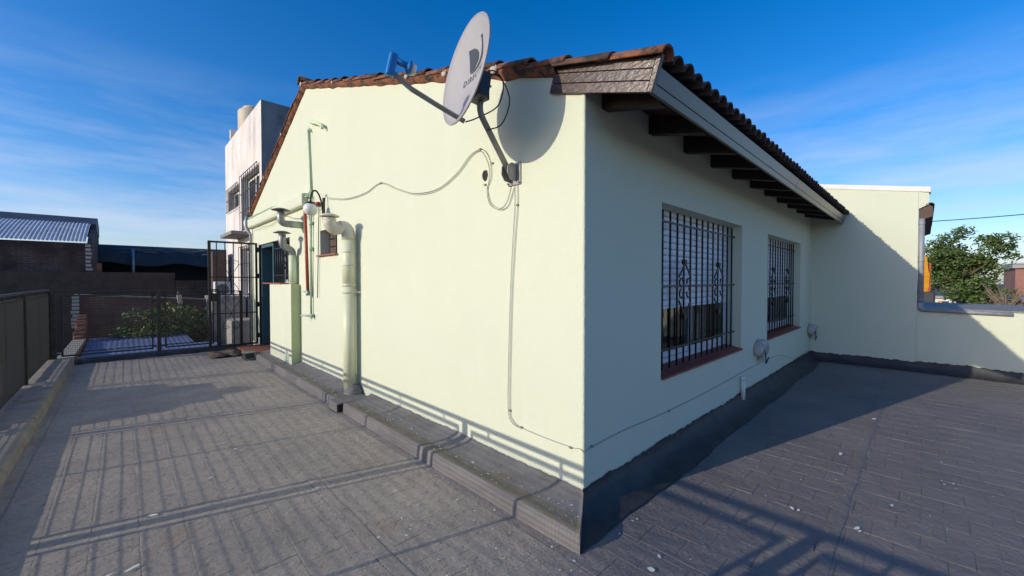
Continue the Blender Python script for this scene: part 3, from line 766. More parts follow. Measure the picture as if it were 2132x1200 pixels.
for z in (1.75, 1.13, 2.35): MB().lathe((W+.03,-1.425,z),(0,0,1),[(.036,0),(.042,0),(.042,.025),(.036,.025)],12).build('pipe_collar', 'zinc_pale', dp)

# ================================================================== RAILING
def railing(name, label, posts, fixed, axis, ztop, loc, mid=True):
    t = thing(name, label, 'railing', loc, None)
    def P(a, o, z): return (fixed+o, a, z) if axis == 'y' else (a, fixed+o, z)
    a0, a1 = min(posts), max(posts); z0 = .085; zf = ztop-.085; zb = .14
    MB().bar(P(a0,0,ztop-.012), P(a1,0,ztop-.012), .045, .026).build('top_rail', 'iron_rail', t)
    for p in posts: MB().bar(P(p,0,.02), P(p,0,ztop-.026), .06, .06).build('post', 'iron_rail', t)
    for p, q in zip(posts[:-1], posts[1:]):
        lo_, hi_ = min(p,q)+.085, max(p,q)-.085
        if hi_-lo_ < .3: continue
        f = MB(); f.bar(P(lo_,0,zf),P(hi_,0,zf),.026,.026).bar(P(lo_,0,zb),P(hi_,0,zb),.026,.026)
        for e in (lo_+.011, hi_-.011): f.bar(P(e,0,zb),P(e,0,zf),.026,.026,(1,0,0))
        fr = f.build('panel_frame', 'iron_rail', t)
        for e in (lo_+.22, hi_-.22): MB().bar(P(e,0,zf+.011),P(e,0,ztop-.025),.018,.018).build('tab', 'iron_rail', fr)
        md = (lo_+hi_)/2
        if mid: MB().bar(P(md,0,zb),P(md,0,ztop-.025),.022,.022).build('baluster', 'iron_rail', t)
        for zz in (zb+.03, zf-.12):
            for (u, v) in ((p, lo_ if p < q else hi_), (q, hi_ if p < q else lo_)): MB().bar(P(u,0,zz),P(v,0,zz),.012,.02).build('clip', 'iron_rail', fr)
        wm = MB(); z = zb+.03
        while z < zf: wm.bar(P(lo_,.010,z),P(hi_,.010,z),.0036,.0036); z += .034
        a = lo_+.03
        while a < hi_: wm.bar(P(a,.0135,zb),P(a,.0135,zf),.0030,.0030); a += .026
        stuff(wm.build('wire_mesh', 'wire_mesh', fr))
    return t
railing('terrace_railing', 'long dark iron and wire mesh railing on the mossy street-side kerb', [-6.6,-4.4,-2.2,-.02,2.05,4.25,6.62,8.97], -2.99, 'y', 1.30, (-2.99,1.2,.08))
railing('terrace_railing', 'short dark iron mesh railing across the far end beside the open gate', [-2.93,-1.57,-.62], 8.93, 'x', 1.27, (-1.8,8.93,.08), False)

# ================================================================== GATE
gt = thing('iron_gate', 'open dark iron gate with heart scrolls beside the teal door', 'gate', (0,8.32,.10))
gy = 8.33; gx0, gx1, gz0, gz1 = -.865, -.03, .12, 2.24
f = MB(); f.box((gx0,gy-.03,gz0),(gx0+.045,gy+.03,gz1)); f.box((gx1-.035,gy-.02,gz0),(gx1,gy+.02,gz1)); f.box((gx0+.045,gy-.02,gz1-.035),(gx1-.035,gy+.02,gz1)); f.box((gx0+.045,gy-.02,gz0),(gx1-.035,gy+.02,gz0+.035))
f.build('gate_frame', 'iron', gt)
for k in range(1,6):
    x = gx0 + (gx1-gx0)*k/6; MB().box((x-.008,gy-.008,gz0+.035),(x+.008,gy+.008,gz1-.035)).build('gate_bar', 'iron', gt)
for z in (.79,1.17,1.24,1.52): MB().box((gx0+.045,gy-.013,z-.010),(gx1-.035 if z not in (1.17,1.24) else -.33,gy+.013,z+.010)).build('gate_rail', 'iron', gt)
MB().box((-.35,gy-.02,gz0+.035),(-.31,gy+.02,1.24)).build('gate_stile', 'iron', gt)
def heart(cx, zb, zt, s):
    pts = []
    zz = lambda t: zb+(zt-zb)*t
    L = [(0,0),(.35*s,.35),(.75*s,.72),(.8*s,.9),(.5*s,1.0),(.22*s,.93),(.3*s,.83),(.45*s,.86)]
    return smoothpath([(cx+.17*a, gy-.018, zz(t)) for a, t in L], 5)
o = MB()
for (zb_, zt_) in ((1.52,1.86),(1.50,1.20),(.80,1.10),(.78,.48)):
    for s_ in (-1,1): o.tube(heart(-.50, zb_, zt_, s_), .0055, 5)
o.build('gate_scroll', 'iron', gt)
MB().box((gx0+.05,gy-.03,1.04),(gx0+.13,gy+.02,1.20)).build('lock_box', 'iron', gt, bevel=.004)
wm = MB(); z = .16
while z < 1.15: wm.bar((-.33,gy+.01,z),(gx1-.035,gy+.01,z),.002,.002); z += .03
x = -.33
while x < gx1-.04: wm.bar((x,gy+.012,.15),(x,gy+.012,1.17),.002,.002); x += .03
stuff(wm.build('gate_mesh', 'wire_mesh', gt))
for z in (.3,.95,1.55,2.1): MB().tube([(gx1+.012,gy,z-.05),(gx1+.012,gy,z+.05)], .016, 8).bar((gx1,gy,z),(.035,gy-.05,z),.012,.02).build('hinge', 'iron', gt)

# rag and block by the step
m = MB(); n = 22
rc = Vector((-.62,7.95,0))
for i in range(n+1):
    for j in range(n+1):
        u, v = i/n-.5, j/n-.5; x = rc.x + .62*u + .04*nz1(v*5,1,1); y = rc.y + .55*v + .04*nz1(u*5,4,1)
        edge = max(abs(u),abs(v))*2
        h = .02 + (1-edge**2)*.11*(.6+.7*nz1(u*4+2,v*4,0)) + .035*abs(nz1(u*9,v*11,5)); m.v.append(Vector((x,y,max(.009,h))))
for i in range(n):
    for j in range(n): q = i*(n+1)+j; m.face((q,q+n+1,q+n+2,q+1), True)
tag(m.build('floor_rag', 'rag', origin=(rc.x,rc.y,0)), 'crumpled brown rag lying on the floor by the door step', 'rag')
bl = thing('block', 'small dark block with green edges in front of the red door step', 'block', (-.40,7.15,.006))
MB().box((-.50,7.08,.008),(-.34,7.30,.125)).build('block_body', 'machine_black', bl, bevel=.01)
MB().box((-.512,7.07,.0085),(-.328,7.078,.03)).box((-.512,7.07,.03),(-.49,7.078,.125)).box((-.35,7.07,.03),(-.328,7.078,.125)).box((-.512,7.07,.125),(-.328,7.31,.136)).build('block_edge', 'block', bl)

# ================================================================== SATELLITE DISH
dc = Vector((-.435, .60, 2.795)); dn = Vector((-.965, .20, .17)).normalized()
du = (-dn).cross(Vector((0,0,1))).normalized(); dv = du.cross(-dn).normalized()
DU, DV, DD = .31, .345, .06
def dsurf(u, v, off=0.): return dc + du*u + dv*v + dn*(DD*((u/DU)**2+(v/DV)**2) - DD*.5 + off)
sd = thing('satellite_dish', 'grey oval satellite dish on a bent mast with a blue feed horn', 'satellite dish', (0,.61,2.23))
m = MB(); nr, na = 9, 48
def dish_face(m, off, flip):
    b0 = len(m.v); m.v.append(dsurf(0,0,off))
    for i in range(1, nr+1):
        for k in range(na):
            a = 2*math.pi*k/na; m.v.append(dsurf(DU*i/nr*math.cos(a), DV*i/nr*math.sin(a), off))
    for k in range(na):
        f = (b0, b0+1+k, b0+1+(k+1)%na); m.face(f[::-1] if flip else f, True)
    for i in range(nr-1):
        for k in range(na):
            p = b0+1+i*na; f = (p+k, p+na+k, p+na+(k+1)%na, p+(k+1)%na); m.face(f[::-1] if flip else f, True)
    return b0+1+(nr-1)*na
e0 = dish_face(m, 0, False); e1 = dish_face(m, -.010, True)
for k in range(na): m.face((e0+k, e1+k, e1+(k+1)%na, e0+(k+1)%na), True)
m.build('reflector', 'dish', sd)
m = MB(); m.tube([dsurf(DU*1.005*math.cos(2*math.pi*k/48), DV*1.005*math.sin(2*math.pi*k/48), -.006) for k in range(49)], .0075, 6, caps=False); m.build('rim', 'dish', sd)
def on_dish(pts):
    return [dsurf(x, y, .0025) for x, y in pts]
def emblem(name, polys):
    m = MB()
    for p in polys:
        for i in range(len(p)-1):
            pass
    return m
lg = MB()
def strip2(L, Rr):
    b0 = len(lg.v); lg.v += [dsurf(x, y, .003) for x, y in L] + [dsurf(x, y, .003) for x, y in Rr]; n = len(L)
    for i in range(n-1): lg.face((b0+i, b0+n+i, b0+n+i+1, b0+i+1))
# D body with the swoosh curling round it (dish-face coordinates, metres)
strip2([(-.064,.178),(-.056,.138),(-.048,.098),(-.040,.058),(-.032,.020)], [(.014,.162),(.060,.132),(.087,.096),(.086,.056),(.022,.021)])
strip2([(-.024,.011),(.025,.013),(.070,.020),(.108,.034),(.130,.056),(.138,.090),(.136,.130),(.128,.165),(.113,.188)],
       [(-.020,.006),(.030,-.001),(.080,.000),(.130,.010),(.160,.028),(.168,.060),(.160,.105),(.148,.150),(.145,.186)])
lg.build('emblem', 'logo', sd)
fc = bpy.data.curves.new('dish_lettering', 'FONT'); fc.body = 'DIRECTV'; fc.align_x = 'CENTER'; fc.size = .060; fc.space_character = 1.28; fc.resolution_u = 3
fo = bpy.data.objects.new('tmp_text', fc); COL.objects.link(fo); bpy.context.view_layer.update()
me = bpy.data.meshes.new_from_object(fo.evaluated_get(bpy.context.evaluated_depsgraph_get()))
bpy.data.objects.remove(fo)
me.name = 'lettering'
for v in me.vertices: p = dsurf(v.co.x+.048, v.co.y-.060, .003); v.co = p - Vector((0,.61,2.23))
me.materials.clear(); me.materials.append(M('logo'))
lo_t = bpy.data.objects.new('lettering', me); COL.objects.link(lo_t); lo_t.parent = sd
# mast
mt = Vector((-.335,.60,2.56)); top = dc - dn*.10 + Vector((0,0,-.02))
path = [Vector((-.055,.612,2.225)), Vector((-.055,.612,2.225)).lerp(mt,.85)] + bez(Vector((-.055,.612,2.225)).lerp(mt,.88), mt, mt+Vector((-.012,0,.03)), mt+Vector((.012,0,.11)), 6) + [mt+Vector((.02,0,.22))]
MB().tube(path, .021, 12).build('mast', 'dish_arm', sd)
# back bracket
m = MB(); bc = dc - dn*.055 + Vector((0,0,-.055))
for o_, sx_, sz_ in ((0,.075,.10),):
    q = [bc + du*a + dv*b_ for a, b_ in ((-sx_,-.09),(sx_,-.09),(sx_*.9,.08),(-sx_*.9,.08))]
    m.prism(q, -dn*.075)
m.build('back_bracket', 'dish_dark', sd, bevel=.008)
m = MB(); bc2 = mt+Vector((.016,0,.16)); m.box(bc2-Vector((.035,.04,.07)), bc2+Vector((.035,.04,.07))); m.build('clamp', 'dish_dark', sd, bevel=.006)
# foot
m = MB(); m.box((-.012,.545,2.14),(-.001,.675,2.30)); m.build('foot_plate', 'dish_arm', sd, bevel=.004)
m = MB()
for yy in (.578,.640):
    m.prism([(-.010,yy,2.16),(-.075,yy,2.165),(-.105,yy,2.21),(-.100,yy,2.265),(-.06,yy,2.29),(-.010,yy,2.28)], (0,.006,0))
m.build('foot_cheek', 'dish_arm', sd, bevel=.002)
for (a, z) in ((.555,2.155),(.665,2.155),(.665,2.285)): MB().tube([(-.002,a,z),(-.028,a,z)], .007, 6).build('bolt', 'galv', sd)
# feed arm and feed horn
a0 = dsurf(0,-DV*.93,-.02) ; lnb = dc + dn*.455 + Vector((0,0,-.185))
a1 = lnb + dn*.035 - dv*.03
mid = a0.lerp(a1, .72) - dv*.022
path = [a0 - dn*.03, a0.lerp(mid,.5), mid] + bez(mid, mid.lerp(a1,.4)-dv*.005, mid.lerp(a1,.7), a1, 6)
m = MB(); 
for p, q in zip(path[:-1], path[1:]): pass
m.tube(path, .0175, 4, smooth=False); m.build('feed_arm', 'dish_arm', sd)
m = MB(); hx = lnb
m.bar(hx+dn*.045-dv*.06, hx+dn*.04+dv*.075, .045, .05, tuple(dn)); m.build('horn_body', 'lnb_blue', sd, bevel=.012)
m = MB(); m.tube([hx+dn*.03+dv*.045, hx-dn*.06+dv*.035], .02, 10); m.build('horn_neck', 'lnb_blue', sd)
m = MB(); m.lathe(hx-dn*.045+dv*.035, tuple(-dn), [(.018,-.01),(.040,0),(.042,.018),(.0,.022)], 18); m.build('horn_ring', 'lnb_blue', sd)
m = MB(); m.lathe(hx-dn*.066+dv*.035, tuple(-dn), [(.036,0),(.037,.012),(.028,.028),(.0,.034)], 18); m.build('horn_cap', 'lnb_white', sd)
# cable loops at the back of the dish
def cable(name, pts, r, mt_, label, group=None, n=8):
    P = smoothpath(pts, n); m = MB().tube(P, r, 5); return tag(m.build(name, mt_, origin=P[0]), label, 'cable', group)
m = MB(); p0 = bc2 + Vector((-.01,0,.06)); m.tube(smoothpath([p0, p0+Vector((.05,-.06,.06)), p0+Vector((.10,-.11,-.02)), p0+Vector((.08,-.08,-.17)), p0+Vector((-.02,.02,-.25)), a0-dn*.04], 8), .0045, 5)
m.tube(smoothpath([p0, p0+Vector((.08,-.08,.03)), p0+Vector((.14,-.13,-.12)), p0+Vector((.11,-.09,-.28)), p0+Vector((.05,-.01,-.32))], 8), .0045, 5); m.build('coax_loop', 'black_wire', sd)

# wall cables, clips, hole
def A3(L, off=-.008): return [PX(x, y, off) for x, y in L]
cable('cable', A3([(681,412),(720,414),(760,402),(793,381),(830,394),(865,403),(910,394),(950,362),(978,325),(1001,311),(1015,322),(1022,345),(1022,372),(1014,395),(1020,425),(1040,437),(1058,428),(1070,392)]), .0024, 'grey_wire', 'thin cable sagging across the lit wall from lamp to satellite mast')
cable('cable', A3([(684,415),(722,416),(762,404),(793,383),(832,397),(867,406),(912,397),(952,365),(982,326),(1000,315),(1010,326),(1018,348),(1018,374),(1016,396),(1023,423),(1042,434),(1056,418),(1065,385)], -.006), .0019, 'grey_wire', 'second thin cable doubled along the sagging lamp cable')
cable('cable', A3([(1077,378),(1078,425),(1074,480),(1067,600),(1063,740),(1062,850),(1068,876),(1086,891),(1140,914),(1190,932),(1208,935)]) + [Vector((-.010,-.006,.385)), Vector((.03,-.010,.388)), Vector((.09,-.009,.392))] + [PY(x, y, -.008) for x, y in ((1300,896),(1390,857),(1480,812),(1560,768),(1600,748),(1625,740),(1645,745),(1660,745))] + [Vector((6.3,-.03,.19)), Vector((6.95,-.03,.20)), Vector((7.06,-.02,.3))], .0024, 'white_wire', 'long thin cable dropping from the satellite mast and along the side wall', None, 6)
cable('cable', A3([(1071,380),(1072,425),(1069,480),(1063,600),(1059,740),(1058,850),(1066,880),(1085,893)]), .0019, 'grey_wire', 'short thin cable running beside the long drop cable under the mast')
def clip(px, py, label, wall='A'):
    c = PX(px, py, -.006) if wall == 'A' else PY(px, py, -.006)
    m = MB(); m.box(c-Vector((.007,.010,.006)), c+Vector((.005,.010,.006))); return tag(m.build('cable_clip', 'grey_wire', origin=c), label, 'clip', 'cable clips on the walls')
for p in ((793,381,'cable clip at the low peak of the sagging lamp cable'),(1000,311,'cable clip at the top of the cable arch beside the mast'),(1025,340,'cable clip just below the cable arch, right of the wall hole'),(1062,855,'cable clip at the bottom of the vertical drop cable'),(1086,890,'cable clip where the drop cable turns towards the corner'),(1188,932,'cable clip on the lit wall just before the house corner'),(1077,427,'cable clip on the twin cables below the mast foot'),(1010,385,'cable clip stray under the wall hole'),(1020,180,'cable clip stray high on the wall behind the dish')): clip(*p)
for p in ((1232,930,'cable clip on the shaded wall just past the house corner'),(1392,856,'cable clip on the shaded wall below the nearer window sill')): clip(*p, 'B')
m = MB(); c = PX(1010,366,-.002); pts = []
for k in range(14):
    a = 2*math.pi*k/14; rr = .034*(1+.25*nz1(k*1.3,2,2)); pts.append(c+Vector((0, rr*.8*math.cos(a), rr*1.15*math.sin(a))))
m.poly(pts[::-1]); hole = tag(m.build('wall_hole', 'room_dark', origin=c), 'ragged dark hole knocked in the lit wall beside the mast foot', 'hole')
m = MB(); m.tube(pts+[pts[0]], .006, 5, caps=False); m.build('hole_rim', 'render_brown', hole)

# ================================================================== FLUES, LAMP, PIPES
def cap_disc(c, r): return [(.0,.03),(r*.45,.026),(r,.006),(r,-.004),(r*.5,.0),(0.0,.0)]
# big cream flue
v3 = thing('flue_vent', 'tall cream flue pipe rising beside the small window', 'vent pipe', (-.10,3.36,.1), 'wall flue vents')
MB().tube([(-.10,3.36,.10),(-.10,3.36,1.40)], .072, 18).build('pipe', 'pvc_green', v3)
MB().tube([(-.10,3.36,1.38),(-.10,3.36,1.95)], .075, 18).build('upper_pipe', 'pvc_green', v3)
MB().tube(bez((-.10,3.36,1.94),(-.10,3.36,2.08),(-.14,3.37,2.10),(-.20,3.375,2.08),8), [.077]*9, 18).build('elbow', 'pvc', v3)
MB().tube(bez((-.17,3.37,2.09),(-.26,3.38,2.04),(-.31,3.385,2.07),(-.315,3.385,2.16),8), [.075]*9, 18).build('elbow', 'pvc', v3)
MB().tube([(-.315,3.385,2.14),(-.315,3.385,2.19)], [.070,.068], 16).build('collar', 'pvc', v3)
MB().lathe((-.315,3.385,2.20),(0,0,1),[(0,.035),(.05,.033),(.108,.012),(.112,.0),(.10,-.004),(0,-.002)],24).build('cap', 'pvc', v3)
for z in (1.38,1.62,1.78): MB().lathe((-.10,3.36,z),(0,0,1),[(.072,0),(.079,.004),(.079,.03),(.072,.034)],18).build('joint_ring', 'pvc', v3)
MB().lathe((-.10,3.36,1.30),(0,0,1),[(.071,0),(.079,.0),(.079,.022),(.071,.022)],18).bar((-.05,3.30,1.311),(-.001,3.26,1.311),.02,.02).build('strap', 'pvc', v3)
# galvanised flue straight out of the wall
v1 = thing('flue_vent', 'galvanised elbow flue poking out of the wall under the ledge', 'vent pipe', (-.01,5.46,2.33), 'wall flue vents')
MB().tube([(.0,5.46,2.335),(-.17,5.46,2.335)], .055, 14).build('stub', 'green_pale', v1)
MB().tube([(-.165,5.46,2.335),(-.20,5.46,2.335)]+bez((-.21,5.46,2.335),(-.29,5.46,2.335),(-.30,5.46,2.37),(-.30,5.46,2.43),7)+[(-.30,5.46,2.52)], .052, 14).build('elbow', 'galv', v1)
MB().lathe((-.30,5.46,2.53),(0,0,1),[(0,.04),(.06,.036),(.128,.012),(.130,.004),(.06,.0),(0,.0)],24).build('cap', 'zinc_dark', v1)
for k in range(3):
    a = k*2.1; MB().bar((-.30+.045*math.cos(a),5.46+.045*math.sin(a),2.50),(-.30+.05*math.cos(a),5.46+.05*math.sin(a),2.54),.012,.003).build('cap_leg', 'galv', v1)
# lower flue standing on the bump-out
v2 = thing('flue_vent', 'green painted flue standing on the bump-out with a galvanised crooked top', 'vent pipe', (-.07,5.70,1.39), 'wall flue vents')
MB().tube([(-.072,5.70,1.391),(-.072,5.70,1.86)], .060, 14).build('pipe', 'green_pale', v2)
MB().tube(bez((-.072,5.70,1.84),(-.072,5.70,1.95),(-.10,5.68,1.95),(-.15,5.65,1.97),6)+bez((-.16,5.645,1.975),(-.24,5.60,1.99),(-.25,5.59,2.03),(-.25,5.59,2.10),6)+[(-.25,5.59,2.18)], .053, 14).build('elbow', 'galv', v2)
MB().lathe((-.25,5.59,2.195),(0,0,1),[(0,.04),(.06,.036),(.122,.012),(.124,.004),(.06,.0),(0,.0)],24).build('cap', 'zinc_dark', v2)
for k in range(3):
    a = k*2.1; MB().bar((-.25+.045*math.cos(a),5.59+.045*math.sin(a),2.16),(-.25+.05*math.cos(a),5.59+.05*math.sin(a),2.205),.012,.003).build('cap_leg', 'galv', v2)
# lamp
lp = thing('wall_lamp', 'white globe lamp on a dark green gooseneck arm', 'lamp', (-.01,4.46,2.4))
gl = Vector((-.215,4.37,2.425))
MB().box((-.018,4.43,2.28),(-.001,4.49,2.62)).build('back_plate', 'iron', lp, bevel=.004)
MB().tube(bez((-.018,4.46,2.36),(-.03,4.46,2.75),(-.20,4.38,2.80),gl+Vector((0,0,.085)),14), .012, 8).build('gooseneck', 'iron', lp)
MB().lathe(gl+Vector((0,0,.07)),(0,0,1),[(.0,.03),(.045,.028),(.06,.012),(.06,0),(0,0)],18).build('fitter', 'iron', lp)
MB().sphere(gl, .088, 22, 14).build('globe', 'lamp_globe' if 'lamp_globe' in MATS else 'lnb_white', lp)
# red pipe behind it
rp = thing('red_pipe', 'red plastic pipe with a tap end leaning on the lit wall', 'pipe', PX(641,612,-.06))
t_ = PX(635,436,-.06); b2 = PX(641,606,-.06)
MB().tube([b2, t_], .024, 10).build('pipe', 'pipe_red', rp)
MB().tube(bez(t_, t_+Vector((0,0,.05)), t_+Vector((0,-.06,.075)), PX(664,424,-.05), 8), .024, 10).build('elbow', 'pipe_red', rp)
MB().tube([b2+Vector((0,0,.005)), b2+Vector((0,0,-.07))], .028, 10).build('tap_body', 'galv', rp)
MB().bar(b2+Vector((0,.02,-.02)), b2+Vector((-.02,.12,-.015)), .02,.012).build('tap_lever', 'zinc_dark', rp)
cable('cable', A3([(664,424),(664,440),(663,500),(662,560),(661,620)], -.02), .006, 'black_wire', 'black cable hanging straight down from the red pipe')
# green conduits
gp = thing('water_pipe', 'green water pipe climbing the lit wall to a closed bend', 'pipe', PX(648,450,-.03))
MB().tube(A3([(642,272),(648,398)], -.02), .015, 8).build('pipe', 'pipe_green', gp)
MB().tube(A3([(641,274),(644,268),(646,275)], -.025), .014, 8).build('cap', 'pipe_green', gp)
MB().tube(A3([(648,395),(648,412)], -.02), .024, 8).build('tee', 'pipe_green', gp)
gp2 = thing('water_pipe', 'green water pipe ending in a small garden tap near the kerb', 'pipe', PX(648,655,-.03))
MB().tube(A3([(649,408),(648,440),(647,540),(648,655)], -.03), .015, 8).build('pipe', 'pipe_green', gp2)
for y_ in (462,515): MB().tube(A3([(648,y_),(648,y_+7)], -.03), .028, 8).build('coupling', 'pipe_green', gp2)
tp = PX(648,658,-.04)
MB().tube([tp+Vector((.03,0,0)), tp+Vector((-.02,.05,0)), tp+Vector((-.09,.16,.005)), tp+Vector((-.10,.17,-.04))], .014, 8).build('tap', 'galv', gp2)
MB().tube([tp+Vector((0,-.02,-.03)), tp+Vector((0,-.02,.03))], .026, 8).build('elbow', 'pipe_green', gp2)
gp3 = thing('water_pipe', 'thin green pipe lying along the top of the ledge', 'pipe', PX(640,409,-.03))
MB().tube([PX(646,400,-.035), PX(640,409,-.035), PX(600,424,-.06), (-.06,7.0,2.815), (-.06,8.9,2.82)], .016, 8).build('pipe', 'pipe_green', gp3)
e_ = thing('wall_stub', 'short plastic stub pipe bending out high on the gable wall', 'pipe', PX(652,253,0))
MB().tube([PX(648,254,0)+Vector((0,0,0)), PX(648,254,-.05), PX(662,257,-.06), PX(670,262,-.06), PX(671,268,-.06)], [.03,.03,.022,.022,.02], 8).build('pipe', 'green_pale', e_)
cable('cable', [Vector((-.135,8.8,2.59))]+A3([(560,470),(590,450),(612,455),(640,452),(665,433)], -.03), .004, 'grey_wire', 'thin wire drooping below the ledge to the globe lamp')
# grey drain at the far house corner
dg = thing('drain_pipe', 'thin grey drain pipe under the far roof corner', 'pipe', (-.05,8.86,2.1))
MB().tube([(-.07,8.96,2.86),(-.10,8.96,2.72),(-.10,8.94,2.60),(-.04,8.86,2.46),(-.035,8.84,.12)], [.05,.055,.045,.028,.028], 8).build('pipe', 'galv', dg)
# electrical lumps on the shaded wall
def wall_lump(c, seed, label):
    t = thing('patched_outlet', label, 'outlet', c)
    for k, (dx, dz, r) in enumerate(((-.13,.02,.075),(-.03,.035,.10),(.09,.03,.095),(.15,-.03,.07),(.03,-.06,.07))):
        b = lump(None, r, (1,.75,1.05), seed+k*5.); m = MB(); put(m, b, Matrix.Translation(Vector(c)+Vector((dx,-.01,dz)))); m.build('foam_patch', 'foam', t)
    m = MB(); cc = Vector(c); m.tube(smoothpath([cc+Vector((-.08,-.05,.09)), cc+Vector((-.05,-.08,-.05)), cc+Vector((.0,-.07,-.14)), cc+Vector((.06,-.06,-.17)), cc+Vector((.13,-.07,-.10))],6), .007, 6); m.build('cable_loop', 'black_wire', t)
wall_lump((3.74,-.02,.57), 1, 'lumpy patched outlet with a dark cable loop between the two windows')
wall_lump((6.98,-.03,.53), 40, 'lumpy patched outlet in the corner past the farther window')
st_ = thing('pipe_stub', 'short white vent stub standing against the shaded wall foot', 'pipe', (3.05,-.03,.1))
MB().tube([(3.05,-.03,.08),(3.05,-.03,.34)], .024, 10).build('pipe', 'white_paint', st_)
MB().tube([(3.05,-.03,.31),(3.05,-.03,.35)], .030, 10).build('cap', 'white_paint', st_)
# paint runs on the flashing

# ================================================================== BEYOND THE FAR RAILING
def corrugated(name, matname, P0, P1, depth_pts, pitch=.09, amp=.012, parent=None):
    # sheet swept: P0->P1 is the eave line; depth_pts list of offsets up the slope
    m = MB(); P0, P1 = Vector(P0), Vector(P1); L = (P1-P0).length; n = int(L/pitch*4); d = (P1-P0)/n
    for j, off in enumerate(depth_pts):
        for i in range(n+1): m.v.append(P0+d*i+Vector(off)+Vector((0,0,amp*math.sin(i*math.pi/2))))
    for j in range(len(depth_pts)-1):
        for i in range(n): q = j*(n+1)+i; m.face((q,q+1,q+n+2,q+n+1), True)
    return m.build(name, matname, parent)
# blue-grey sheet roof just past the railing
br = corrugated('sheet_roof', 'sheet_blue', (-2.75,9.3,-.20), (-.3,9.3,-.20), [(0,0,0),(0,1.4,.0),(0,2.6,.02)], .1, .006)
tag(br, 'low blue corrugated sheet roof just past the far railing', 'roof')
br2 = corrugated('sheet_roof', 'sheet_blue', (-2.75,11.93,-.16), (-.75,11.93,-.16), [(0,0,0),(0,2.4,.03)], .1, .006)
tag(br2, 'farther blue corrugated sheet roof in front of the bush and brick wall', 'roof')
br3 = MB().box((-9,9.2,-.9),(-3.05,17,-.75)).build('neighbour_roof', 'concrete'); tag(br3, 'low grey neighbouring flat roof seen past the railing corner', 'roof')
nf = MB().box((-9,-6,-1.0),(-3.2,9.1,-.85)).build('neighbour_roof', 'concrete'); tag(nf, 'low grey neighbouring flat roof behind the long railing', 'roof')
# party wall with pale cap running away, orange brick end
pw = thing('party_wall', 'low party wall with pale cap and raw orange brick running past the railing', 'wall', (-2.9,11,-.5))
MB().box((-2.99,9.12,-.8),(-2.79,13.9,-.075)).build('wall_body', 'orange_brick', pw)
MB().box((-3.0,9.11,-.073),(-2.77,13.4,-.03)).build('cap', 'concrete_moss', pw, bevel=.01)
m = MB()
for k in range(9):
    y0_ = 13.42+k*.15; z_ = -.05+.07*k; m.box((-3.0+random.uniform(-.02,.02),y0_,z_-.3),(-2.82+random.uniform(-.03,.02),y0_+.146,z_+random.uniform(-.02,.03)))
m.build('broken_brick_edge', 'orange_brick', pw, bevel=.012)
# brick walls across
bw = MB(); bw.prism([(-3.05,15.3,-1.5),(2.0,15.3,-1.5),(2.0,15.3,.66),(-3.05,15.3,1.03)], (0,.25,0))
bwo = bw.build('brick_wall', 'brick_red', origin=(-1,15.3,0)); tag(bwo, 'weathered red brick wall behind the bush with a pale top edge', 'wall')
m = MB(); m.prism([(-3.08,15.28,1.03),(2,15.28,.66),(2,15.28,.70),(-3.08,15.28,1.065)], (0,.29,0)); m.build('cap', 'concrete', bwo)
m = MB()
for k in range(9): m.box((-3.12+random.uniform(-.03,.02),15.26,.1+k*.105),(-2.98,15.32,.1+k*.105+.075))
m.build('end_bricks', 'mortar', bwo)
wl = MB().box((-6.5,17.2,-2),(-.75,17.5,1.73)).build('rendered_wall', 'render_brown', origin=(-3,17.2,0)); tag(wl, 'dark brown rendered wall below the corrugated shed', 'wall')
wl2 = MB().box((-.74,17.25,-2),(5,17.5,1.46)).build('brick_wall', 'brick_dark', origin=(1,17.3,0)); tag(wl2, 'dark brick wall beneath the black netting', 'wall')
# shed
sh = thing('shed', 'old shed with brick wall and curved corrugated metal roof', 'shed', (-8,18,0))
MB().box((-16,18,-2.5),(-2.93,18.25,2.70)).build('brick_wall', 'brick_dark', sh, origin=(-8,18,0))
corrugated('curved_roof', 'sheet_metal', (-16,17.9,2.70), (-2.95,17.9,2.74), [(0,0,0),(0,.8,.28),(0,1.6,.54),(0,2.5,.80),(0,3.3,1.0)], .09, .011, sh)
m = MB(); m.prism([(-16,20.7,3.62),(-16,22.0,3.98),(-16,23.2,3.7),(-16,23.2,3.3),(-16,20.7,3.40)], (13.2,0,0)); m.build('ridge_cover', 'sheet_dark', sh)
m = MB(); m.prism([(-2.93,18.0,1.6),(-2.93,18.0,2.68),(-2.93,18.9,3.05),(-2.93,21,3.6),(-2.93,23,3.4),(-2.93,23,1.6)], (.12,0,0)); m.build('end_wall', 'brick_dark', sh)
m = MB()
for k in range(8): m.box((-2.97,17.94,1.66+k*.13),(-2.80-random.uniform(0,.06),18.02,1.66+k*.13+.085))
m.build('quoin', 'mortar', sh)
MB().box((-2.72,18.1,1.62),(-2.60,18.3,2.05)).build('brick_pier', 'orange_brick', sh)
